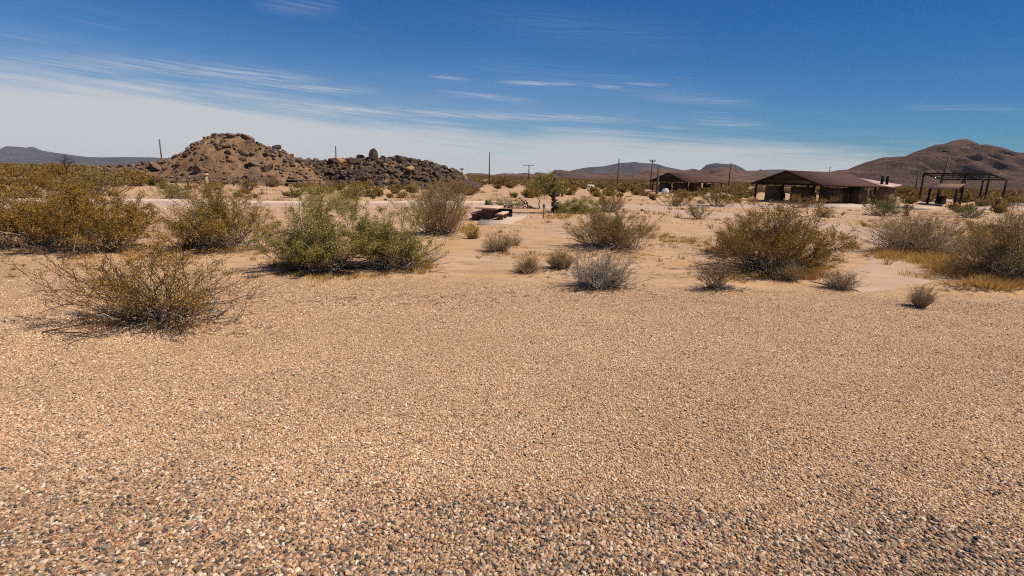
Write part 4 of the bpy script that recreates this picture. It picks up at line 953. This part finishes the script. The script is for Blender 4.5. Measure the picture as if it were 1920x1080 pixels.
def weeds():
    r = np.random.RandomState(77); VV = []
    for (x0, x1, y0, y1, cnt, h) in [(0, 1920, 445, 525, 110, .09), (850, 1650, 395, 470, 130, .14), (300, 1250, 352, 378, 260, .34), (1180, 1700, 372, 412, 130, .25), (0, 600, 480, 540, 40, .07)]:
        for _ in range(cnt):
            px, py = r.uniform(x0, x1), r.uniform(y0, y1); x, y = G(px, py)
            if fbm(x/3, y/3, 31) < .46: continue
            nb = r.randint(14, 60); a = r.rand(nb)*6.28; lean = r.uniform(.1, 1.1, nb); L = h*r.uniform(.3, 1.2, nb)*r.uniform(.35, 1.6); R_ = h*r.uniform(.2, 1.3)
            b = np.stack([x+r.normal(0, R_, nb), y+r.normal(0, R_, nb)], 1); z = terrain(b[:, 0], b[:, 1])
            tip = np.stack([b[:, 0]+np.cos(a)*L*np.sin(lean), b[:, 1]+np.sin(a)*L*np.sin(lean), z+L*np.cos(lean)], 1)
            w = (.0025+.00045*y)*r.uniform(.6, 1.4, nb); th = r.rand(nb)*6.28; off = np.stack([np.cos(th)*w, np.sin(th)*w, 0*w], 1); B = np.stack([b[:, 0], b[:, 1], z-.01], 1)
            VV.append(np.stack([B+off, B-off, tip], 1).reshape(-1, 3))
    V = np.concatenate(VV); o = npmesh('dry_weeds', V, np.arange(len(V)).reshape(-1, 3), M_LEAF_BROWN)
    tag(o, 'small brown dead weeds dotted over the open sand', 'weeds', kind='stuff')
weeds()
def litter():
    r = np.random.RandomState(15); Ps = []; rad = []
    for (px, py, rx, ry, cnt) in [(290, 608, 190, 26, 520), (120, 478, 140, 14, 320), (420, 474, 100, 7, 260), (610, 512, 90, 9, 420), (730, 508, 80, 8, 360), (1120, 540, 70, 9, 260), (1140, 470, 80, 10, 260), (1440, 515, 110, 10, 380), (1347, 545, 45, 6, 120), (1040, 508, 90, 8, 140), (1850, 540, 110, 10, 380), (1700, 480, 100, 9, 240), (935, 472, 40, 6, 90), (820, 445, 60, 6, 160), (700, 560, 500, 20, 160), (1300, 480, 300, 40, 240)]:
        for _ in range(cnt):
            x, y = G(px+r.normal(0, .5)*rx, py+r.normal(0, .5)*ry); a = r.rand()*3.14; L = r.uniform(.05, .28)
            d = np.array([math.cos(a), math.sin(a)])*L/2; b = r.normal(0, .04, 2)*L*3
            p = np.array([[x-d[0], y-d[1]], [x+b[0]*.3, y+b[1]*.3], [x+d[0], y+d[1]]])
            Ps.append(np.concatenate([p, (terrain(p[:, 0], p[:, 1])+.012+r.uniform(0, .02, 3))[:, None]], 1)); rad.append(r.uniform(.002, .005)*(1+y/20))
    V, Q = tubes(np.array(Ps), np.array(rad), np.array(rad)*.6)
    o = npmesh('twig_litter', V, Q, M_TWIG); tag(o, 'fine fallen twigs and litter lying under the bushes', 'litter', kind='stuff')
litter()
# long pale stick and two sticks by the open bush
def stick(p, q, r, m, label):
    a = G(*p); b = G(*q); mb = MB(); mid = ((a[0]+b[0])/2+.03, (a[1]+b[1])/2, 0)
    mb.tube((a[0], a[1], gz(*a)+.02), (mid[0], mid[1], gz(mid[0], mid[1])+.05), r, r*.85, 6); mb.tube((mid[0], mid[1], gz(mid[0], mid[1])+.05), (b[0], b[1], gz(*b)+.03), r*.85, r*.5, 6)
    tag(mb.build('stick', m), label, 'stick')
stick((1069, 548), (1078, 530), .012, M_TWIG_TAN, 'pale stick leaning at the left foot of the grey twiggy bush')
stick((80, 630), (185, 615), .012, M_TWIG, 'dark stick lying on gravel left below the open bush')
stick((110, 630), (190, 642), .010, M_TWIG, 'thin dark stick lying below the longer one at front left')

# ------------------------------------------------------------------ built things
def plain(name, c, rough=.7, var=.12, scale=3, metal=0, bump=.2, spec=.3):
    t = NT(name); P = t.pos(); n = t.noise(P, scale, 5, .6); f = t.noise(P, scale*8, 4, .6)
    lo = tuple(v*(1-var*1.5) for v in c); hi = tuple(min(1, v*(1+var)) for v in c)
    col = t.ramp(n, [(.3, lo), (.7, hi)])
    return t.finish(col, rough, t.bump(f, bump, .01), metal, spec)
M_PEACH = plain('table_stucco', (.62, .43, .33)); M_TABLEBASE = plain('table_brown', (.13, .065, .042))
M_STEEL_DK = plain('brown_steel', (.028, .019, .016), .8, spec=.1); M_BLACK = plain('black_steel', (.016, .015, .014), .9, spec=.05)
M_ROOF = None
t = NT('ribbed_roof'); P = t.pos(); sx = t.N('ShaderNodeSeparateXYZ'); t.l.new(P, sx.inputs[0])
rib = t.math('PINGPONG', sx.outputs[1], .2); hh = t.maprange(rib, .0, .05, 1, 0)
nz = t.noise(P, .8, 4)
M_ROOF = t.finish(t.ramp(nz, [(.3, (.070, .038, .034)), (.7, (.095, .052, .045))]), .85, t.bump(hh, .6, .05), spec=.1)
M_WALL = plain('stucco_wall', (.13, .082, .05), .9); M_CEIL = plain('ceiling_tan', (.10, .08, .058), .9)
M_LITROOF = plain('pink_roof', (.46, .30, .25), .5); M_WOODPOLE = plain('weathered_pole', (.11, .08, .062), .9, .2)
M_WHITE = plain('white_paint', (.78, .77, .74), .4); M_GLASS = plain('dark_glass', (.03, .035, .04), .1); M_RUBBER = plain('rubber', (.02, .02, .02), .9)
M_POST = plain('marker_wood', (.34, .25, .16), .9)

# picnic table
tx, ty = G(913, 413)
T = empty('picnic_table', (tx, ty, gz(tx, ty)), -.16, 'brown concrete picnic table with peach top and attached benches on a pale slab', 'picnic table')
MB().box(0, .75, .73, 1.25, 2.1, .10).build('tabletop', M_PEACH, T, bevel=.02)
for yy in (.18, 1.32):
    g = MB(); g.prism([(-.30, -.02), (.30, -.02), (.27, .36), (.36, .68), (-.36, .68), (-.27, .36)], 'y', yy-.07, yy+.07); g.build('pedestal', M_TABLEBASE, T, bevel=.015)
for s in (-1, 1):
    MB().box(s*.78, .75, .42, .36, 2.0, .09).build('bench_seat', M_PEACH, T, bevel=.015)
    for yy in (.18, 1.32):
        MB().box(s*.76, yy, .17, .26, .16, .40, taper=1.2).build('bench_leg', M_TABLEBASE, T, bevel=.01)
        MB().box(s*.46, yy, .30, .36, .12, .14).build('bench_arm', M_TABLEBASE, T)
# slab
q = [G(896, 421), (G(958, 419)), G(992, 403), G(905, 403)]
V = [(a, b, z) for z in (-.1, .05) for a, b in q]
o = npmesh('pavement', V, [[[0, 1, 5, 4], [1, 2, 6, 5], [2, 3, 7, 6], [3, 0, 4, 7], [4, 5, 6, 7]]], M_CONC); tag(o, kind='structure')
# grill
gx, gy = G(944, 410); gy += 1.2
Gr = empty('fire_grill', (gx, gy, gz(gx, gy)+.04), .1, 'black steel box fire grill right behind the picnic table', 'grill')
b = MB(); b.box(0, .36, .26, .9, .03, .42); b.box(-.45, 0, .26, .03, .72, .42); b.box(.45, 0, .26, .03, .72, .42); b.box(0, -.36, .16, .9, .03, .22); b.box(0, 0, .06, .9, .72, .03)
b.build('firebox', M_BLACK, Gr)
b = MB()
for i in range(9): b.beam((-.44+i*.11, -.34, .48), (-.44+i*.11, .34, .48), .015, .015)
b.beam((-.45, -.34, .48), (.45, -.34, .48), .02, .02); b.beam((-.45, .34, .48), (.45, .34, .48), .02, .02); b.build('grate', M_BLACK, Gr)
b = MB(); b.box(.5, .1, .36, .06, .06, .8); b.beam((.5, .1, .72), (-.2, .1, .62), .04, .04); b.build('lift_post', M_BLACK, Gr)
# marker post
def post(px, py, h, r, m, label, name='marker_post', cat='post', cap=None, dy=0):
    x, y = G(px, py); y += dy; e = empty(name, (x, y, gz(x, y)), 0, label, cat)
    MB().box(0, 0, h/2-.1, r*2, r*2, h+.2, taper=.95).build('post', m, e)
    if cap: MB().box(0, -.02, h-.08, r*3, r*2.3, .2).build('cap', cap, e)
    return e
post(1019, 409, .86, .045, M_POST, 'short wooden marker post on the sand left of the leaning green tree', cap=M_WOODPOLE)
post(1054, 369, 2.6, .14, M_WOODPOLE, 'stout dark wooden post behind the leaning green tree', 'wooden_post')
post(389, 356, 1.9, .16, M_POST, 'short post with a pale square panel before the pointed hill', 'sign_post', 'sign', cap=M_PEACH)
post(1314, 362, 2.1, .2, M_POST, 'pale square pillar at the front of the first shelter', 'pillar', 'pillar')
post(1181, 352, 1.2, .16, M_POST, 'small pale post on the flat left of the first shelter', 'wooden_post')
post(1868, 393, 1.5, .13, M_BLACK, 'dark post with a pale cap beside the steel frame', 'bollard', 'post', cap=M_PEACH)
post(1699, 404, 1.0, .12, M_WOODPOLE, 'short dark stump post right of the bright green bush', 'stump', 'post')

# utility poles (foot at depth Y, top read off the photo)
def pole(px, pytop, D, r, label, arm=0, lean=0, foot=0):
    x, y, z = at(px, pytop, D)
    e = empty('utility_pole', (x, y, gz(x, y)), 0, label, 'utility pole', 'utility poles across the plain')
    MB().tube((lean, 0, -.3), (0, 0, z), r*1.15, r*.8, 10).build('pole', M_WOODPOLE, e, smooth=True)
    if arm:
        b = MB(); b.beam((-arm/2, -.12, z-.35), (arm/2, -.12, z-.35), .18, .2); b.build('crossarm', M_WOODPOLE, e)
        for i in (-1, -.55, .55, 1):
            MB().tube((i*arm/2*.95, -.12, z-.25), (i*arm/2*.95, -.12, z+.05), .09, .07, 8).build('insulator', M_GLASS, e)
    return e
pole(298.5, 261, 120, .17, 'bare pole left of the pointed hill, leftmost of the row')
pole(629, 274, 150, .19, 'pole whose top shows behind the left part of the boulder hill')
pole(918, 286, 140, .17, 'tall bare pole right of the boulder hill end')
pole(992, 309, 260, .28, 'pole with a crossarm on the far plain left of the leaning green tree', 6.5)
pole(1161, 297, 150, .18, 'bare pole between the leaning green tree and the first shelter')
pole(1223.5, 300, 125, .15, 'pole with a crossarm just above the left eave of the first shelter', 1.5*.9)
pole(1235.5, 314, 88, .19, 'short thick pole at the left end of the first shelter')
pole(1371, 305, 150, .18, 'bare pole right of the first shelter')
pole(1557, 312, 170, .16, 'thin pole rising behind the roof of the second shelter')
pole(1723, 320, 150, .16, 'short bare pole left of the steel frame')
pole(866, 316, 150, .14, 'small pole top with short arm over the right end of the boulder hill', .9)
pole(1781, 289, 120, .20, 'dark pole rising through the steel frame with a lamp at its top', lean=-.8)
# lamp arm on the last one
e = [c for c in COL.objects if c.name.startswith('utility_pole') and c.type == 'EMPTY'][-1]
z = at(1781, 289, 120)[2]; b = MB(); b.tube((0, 0, z), (-.4, 0, z+.5), .08, .07); b.tube((-.4, 0, z+.5), (-1.2, 0, z+.7), .07, .06); b.build('lamp_arm', M_STEEL_DK, e)
MB().box(-1.35, 0, z+.6, .7, .35, .2).build('lamp_head', M_BLACK, e)

# the two big shelters (gable roof on steel posts, stucco wing walls inside)
def shelter(cx, cy, rz, w, L, he, hp_, label, first=True):
    e = empty('picnic_shelter', (cx, cy, 0), rz, label, 'shelter', 'gabled picnic shelters')
    # local: gable ends at y=0 and y=L, width along x (centre 0); corner nearest = (+w/2, 0)
    ov = .5
    sl = MB(); sl.box(0, L/2, .04, w+.3, L+.3, .16); sl.build('floor_slab', M_CONC, e)
    r = MB()
    for s in (-1, 1):
        x0, z0 = s*(w/2+ov), he-.16; th = .12
        V = [(x0, -ov, z0), (x0, L+ov, z0), (0, L+ov, hp_), (0, -ov, hp_), (x0, -ov, z0+th), (x0, L+ov, z0+th), (0, L+ov, hp_+th), (0, -ov, hp_+th)]
        r.add(V, [[0, 1, 2, 3], [7, 6, 5, 4], [0, 4, 5, 1], [1, 5, 6, 2], [3, 7, 4, 0]])
    r.build('roof', M_ROOF, e)
    g = MB(); hd = (hp_-he)
    for yy in (.03, L-.03):
        g.beam((-w/2, yy, he-.05), (w/2, yy, he-.05), .18, .26)
        g.beam((-w*.30, yy, he+hd*.36), (w*.30, yy, he+hd*.36), .12, .16)
        g.beam((-w/2-ov, yy-.3*(1 if yy < 1 else -1), he-.2), (0, yy-.3*(1 if yy < 1 else -1), hp_-.08), .16, .22); g.beam((w/2+ov, yy-.3*(1 if yy < 1 else -1), he-.2), (0, yy-.3*(1 if yy < 1 else -1), hp_-.08), .16, .22)
    for s in (-1, 1): g.beam((s*w/2, 0, he-.1), (s*w/2, L, he-.1), .18, .26)
    g.build('roof_frame', M_STEEL_DK, e)
    c = MB()   # underside boards between the trusses
    for s in (-1, 1):
        V = [(s*w/2, .2, he+.02), (s*w/2, L-.2, he+.02), (0, L-.2, hp_-.12), (0, .2, hp_-.12)]
        V += [(a, b_, z_-.04) for a, b_, z_ in V]; c.add(V, [[0, 1, 2, 3], [7, 6, 5, 4], [0, 4, 5, 1], [1, 5, 6, 2], [2, 6, 7, 3], [3, 7, 4, 0]])
    c.build('ceiling', M_CEIL, e)
    for xx in (-w/2, w/2):
        for yy in np.linspace(0.1, L-.1, 3):
            p = MB(); p.box(xx, yy, he/2, .19, .19, he-.16); p.build('post', M_STEEL_DK, e)
    p = MB(); p.box(0, L*.5, he/2, .24, .24, he-.16); p.build('post', M_STEEL_DK, e)
    # wing walls with sloping shoulders
    for (xx, yy, a, ln) in ((-w*.40, L*.22, 1, 2.4), (-w*.02, L*.30, 1, 3.0), (w*.30, L*.45, 1, 3.0), (w*.44, L*.74, -1, 2.8), (w*.10, L*.8, -1, 2.6)):
        g = MB(); z1 = he-.35
        pl = [(0, .1), (ln, .1), (ln, 1.0), (ln*.62, z1), (0, z1)] if a > 0 else [(0, .1), (ln, .1), (ln, z1), (ln*.38, z1), (0, 1.0)]
        g.prism([(xx-ln/2+u, v) for u, v in pl], 'y', yy-.1, yy+.1); g.build('wing_wall', M_WALL, e)
        g = MB(); g.prism([(yy-.2+u, v) for u, v in [(0, .1), (ln*.9, .1), (ln*.9, .9), (ln*.5, z1), (0, z1)]], 'x', xx+.3, xx+.5); g.build('wing_wall', M_WALL, e)
    return e
cx_, cy_ = 38.4, 63.4
def sh_place(px, py, phi_deg, w):
    x, y = G(px, py); va = math.atan2(x, y)             # view azimuth
    # gable direction: perpendicular to view, turned so the corner is nearer than the left end
    rz = -va-math.radians(phi_deg)
    return x-math.cos(rz)*w/2, y-math.sin(rz)*w/2, rz
W2, L2_ = 9.3, 11.0
a, b_, c_ = sh_place(1534, 384, 34, W2)
shelter(a, b_, c_, W2, L2_, 2.45, 4.0, 'nearer brown gabled picnic shelter with stucco wing walls, beside the restroom')
x1, y1, z1 = at(1286, 340, 104)
rz = -math.atan2(x1, y1)-math.radians(40)
W1 = 9.0
shelter(x1-math.cos(rz)*W1/2, y1-math.sin(rz)*W1/2, rz, W1, 11.5, 2.35, 3.95, 'farther brown gabled picnic shelter standing alone with a pole at its left end')
# restroom to the right of the second shelter
rx_, ry_ = G(1640, 383); rzz = -math.atan2(rx_, ry_)-.25
E_ = empty('restroom', (rx_+.3, ry_+1.6, 0), rzz, 'small tan restroom with pale pink sloping roof and two black vent pipes', 'restroom')
MB().box(0, 0, 1.2, 4.6, 3.4, 2.4).build('wall', M_WALL, E_)
MB().box(-2.0, -1.72, 1.15, .9, .06, 2.0).build('doorway_shade', M_BLACK, E_)  # black panel on the wall stands for shade in the open doorway
g = MB(); V = [(-2.6, -2.1, 2.95), (2.9, -2.1, 2.25), (2.9, 2.1, 2.55), (-2.6, 2.1, 3.45)]; V += [(p[0], p[1], p[2]+.12) for p in V]
g.add(V, [[3, 2, 1, 0], [4, 5, 6, 7], [0, 1, 5, 4], [1, 2, 6, 5], [2, 3, 7, 6], [3, 0, 4, 7]]); g.build('roof', M_LITROOF, E_)
for xx in (1.15, 1.72): MB().tube((xx, -.3, 1.9), (xx, -.3, 3.75), .17, .17, 14).build('vent_pipe', M_BLACK, E_, smooth=True)

# steel frame (open canopy) ------------------------------------------
pA = at(1733, 325.5, 95); pB = at(1857, 326, 88); pC = at(1888, 337, 100); pD = at(1766, 336.5, 108)
ex, ey = pA[0], pA[1]
E_ = empty('steel_frame', (ex, ey, 0), 0, 'tall open dark steel frame without a roof at the far right', 'steel frame')
rel = lambda p: np.array([p[0]-ex, p[1]-ey, p[2]])
A_, B_, C_, D_ = map(rel, (pA, pB, pC, pD))
b = MB()
for p, q in ((A_, B_), (B_, C_), (C_, D_), (D_, A_)): b.beam(p, q, .20, .28)
b.build('ring_beam', M_STEEL_DK, E_)
for f in (.36, .70):
    p = D_*(1-f)+A_*f; q = C_*(1-f)+B_*f; MB().beam(p+[0, 0, .0], q, .08, .12).build('purlin', M_STEEL_DK, E_)
for f in (.33, .66):
    p = A_*(1-f)+B_*f; q = D_*(1-f)+C_*f; MB().beam(p-[0, 0, .02], q-[0, 0, .02], .09, .14).build('rafter', M_STEEL_DK, E_)
for p in (A_, A_*.70+B_*.30, A_*.34+B_*.66, B_, D_, D_*.66+C_*.34, D_*.34+C_*.66, C_):
    MB().box(p[0], p[1], p[2]/2-.16, .23, .23, p[2]-.02).build('post', M_STEEL_DK, E_)
# small canopy before it
q = [at(1742, 354, 74), at(1797, 355.5, 66.5), at(1810, 346, 74), at(1762, 345.5, 80)]
ex, ey = q[0][0], q[0][1]
E_ = empty('table_canopy', (ex, ey, 0), 0, 'small tan roofed canopy on four posts in front of the steel frame', 'canopy')
q = [np.array([p[0]-ex, p[1]-ey, p[2]]) for p in q]
g = MB(); g.add(q+[p+np.array([0, 0, .1]) for p in q], [[3, 2, 1, 0], [4, 5, 6, 7], [0, 1, 5, 4], [1, 2, 6, 5], [2, 3, 7, 6], [3, 0, 4, 7]]); g.build('roof', plain('tan_roof', (.17, .115, .08), .9, spec=.1), E_)
for i in range(4):
    p = q[i]*.93+np.mean(q, 0)*.07; MB().box(p[0], p[1], p[2]/2, .22, .22, p[2]-.05).build('post', M_STEEL_DK, E_)
# table below it and low wall
x, y = G(1830, 387)
E_ = empty('trash_bin', (x, y+6, 0), .2, 'squat dark bin beside the green bush under the steel frame', 'bin')
MB().box(0, 0, .55, 1.0, .9, 1.1, taper=.95).build('body', M_STEEL_DK, E_, bevel=.03); MB().box(0, 0, 1.13, 1.08, .98, .06).build('lid', M_BLACK, E_)
x, y = G(1800, 382); E_ = empty('low_wall', (x, y+4, 0), -.1, 'pale low concrete wall beneath the steel frame', 'wall')
MB().box(0, 0, .2, 4, .3, .4).build('wall', M_CONC, E_); MB().box(0, 0, .42, 4.2, .4, .05).build('coping', M_CONC, E_)
# concrete aprons in front of the shelters
for pts in ([(1490, 390), (1630, 391), (1625, 384), (1520, 382)], [(1675, 390), (1740, 394), (1762, 390), (1700, 387)], [(1890, 384), (1960, 392), (1990, 380), (1880, 376)]):
    qq = [G(*p) for p in pts]; V = [(a, b, z) for z in (-.1, .10) for a, b in qq]
    o = npmesh('pavement', V, [[[0, 1, 5, 4], [1, 2, 6, 5], [2, 3, 7, 6], [3, 0, 4, 7], [4, 5, 6, 7]]], M_CONC); tag(o, kind='structure')
# trail rail along the foot of the pointed hill
def fence(px0, px1, py, label, hgt=1.1, npost=14):
    a = G(px0, py[0]); b = G(px1, py[1]); ex, ey = a; E_ = empty('rail_fence', (ex, ey, 0), 0, label, 'fence')
    dx_, dy_ = b[0]-a[0], b[1]-a[1]
    for i in range(npost+1):
        f = i/npost; MB().box(dx_*f, dy_*f, hgt/2, .16, .16, hgt+.1).build('post', M_WOODPOLE, E_)
    for hz in (hgt*.95, hgt*.5): MB().beam((0, 0, hz), (dx_, dy_, hz), .07, .10).build('rail', M_WOODPOLE, E_)
fence(215, 520, (345, 350), 'brown two rail fence along the foot of the pointed hill')
fence(560, 640, (351, 352), 'short brown rail at the left foot of the long boulder hill', npost=4)
# bench
x, y = G(547, 350); E_ = empty('bench', (x, y, 0), .1, 'dark bench on the sand between the two hills', 'bench')
MB().box(0, 0, .48, 1.7, .5, .08).build('seat', M_BLACK, E_); MB().box(0, .26, .85, 1.7, .06, .4).build('backrest', M_BLACK, E_)
for s in (-1, 1): MB().box(s*.7, 0, .23, .1, .45, .46).build('leg', M_BLACK, E_)

# distant vehicles
def trailer(px, py, D, s, label):
    x, y, _ = at(px, py, D); e = empty('trailer', (x, y, 0), .15, label, 'trailer'); e.scale = (s, s, s)
    g = MB(); g.prism([(-2, .5), (2, .5), (2.1, 1.4), (1.8, 2.3), (-1.7, 2.4), (-2.1, 1.6)], 'y', -.95, .95); g.build('body', M_WHITE, e, bevel=.08)
    for xx in (-1, .6): MB().box(xx, -.97, 1.6, .8, .05, .5).build('window', M_GLASS, e)
    for s_ in (-1, 1): MB().tube((.2, s_*.85, .35), (.2, s_*1.0, .35), .36, .36, 14).build('wheel', M_RUBBER, e)
    MB().beam((-2, 0, .5), (-3.1, 0, .45), .1, .1).build('tow_bar', M_BLACK, e)
def car(px, py, D, label, rz=0):
    x, y, _ = at(px, py, D); e = empty('parked_car', (x, y, 0), rz, label, 'car')
    g = MB(); g.prism([(-2.3, .35), (2.3, .35), (2.35, .8), (2.1, .98), (1.2, 1.02), (.5, 1.5), (-1.5, 1.55), (-2.1, 1.05), (-2.35, .9)], 'y', -.88, .88); g.build('body', M_WHITE, e, bevel=.06)
    g = MB(); g.prism([(-1.4, 1.08), (.95, 1.08), (.45, 1.43), (-1.3, 1.46)], 'y', -.9, .9); g.build('side_window', M_GLASS, e)
    for xx in (-1.4, 1.4):
        for s_ in (-1, 1): MB().tube((xx, s_*.72, .33), (xx, s_*.9, .33), .33, .33, 14).build('wheel', M_RUBBER, e)
trailer(1107, 350, 118, .42, 'small white camping trailer parked on the far flat behind the leaning tree')
car(73, 320, 150, 'white car parked far out on the left flat, nearest the left edge', .4)
car(148, 313, 330, 'white vehicle far away, left of the pair of white specks behind the dead tree', .1)
car(182, 314, 340, 'white vehicle far away, right of the pair of white specks behind the dead tree', .2)
# white water tank by shelter one
x, y = at(1248, 355, 92)[:2]; E_ = empty('water_tank', (x, y, 0), 0, 'rounded white tank at the left front of the first shelter', 'tank')
g = MB(); g.tube((0, 0, 0), (0, 0, .65), .62, .62, 20); g.tube((0, 0, .652), (0, 0, .95), .62, .40, 20); g.tube((0, 0, .952), (0, 0, 1.05), .40, .15, 20); g.build('shell', M_WHITE, E_, smooth=False)
MB().tube((0, 0, 1.05), (0, 0, 1.12), .16, .16, 12).build('lid', M_BLACK, E_)

# ------------------------------------------------------------------ air
def haze():
    m = MB(); m.box(-1000, 5200, 174, 19000, 12600, 350); o = m.build('haze', None)
    o.data.clear_geometry() if False else None
    t = NT('haze'); v = t.N('ShaderNodeVolumePrincipled')
    v.inputs['Color'].default_value = (.74, .86, 1, 1); v.inputs['Density'].default_value = 2.0e-5; v.inputs['Anisotropy'].default_value = 0
    out = t.N('ShaderNodeOutputMaterial'); t.l.new(v.outputs[0], out.inputs['Volume']); o.data.materials.append(t.m)
    tag(o, 'thin pale desert haze over the plain', 'haze', kind='stuff')
haze()
scene.cycles.use_denoising = False
scene.cycles.filter_width = 1.1
scene.cycles.volume_bounces = 0
scene.cycles.max_bounces = 6
scene.cycles.transparent_max_bounces = 8
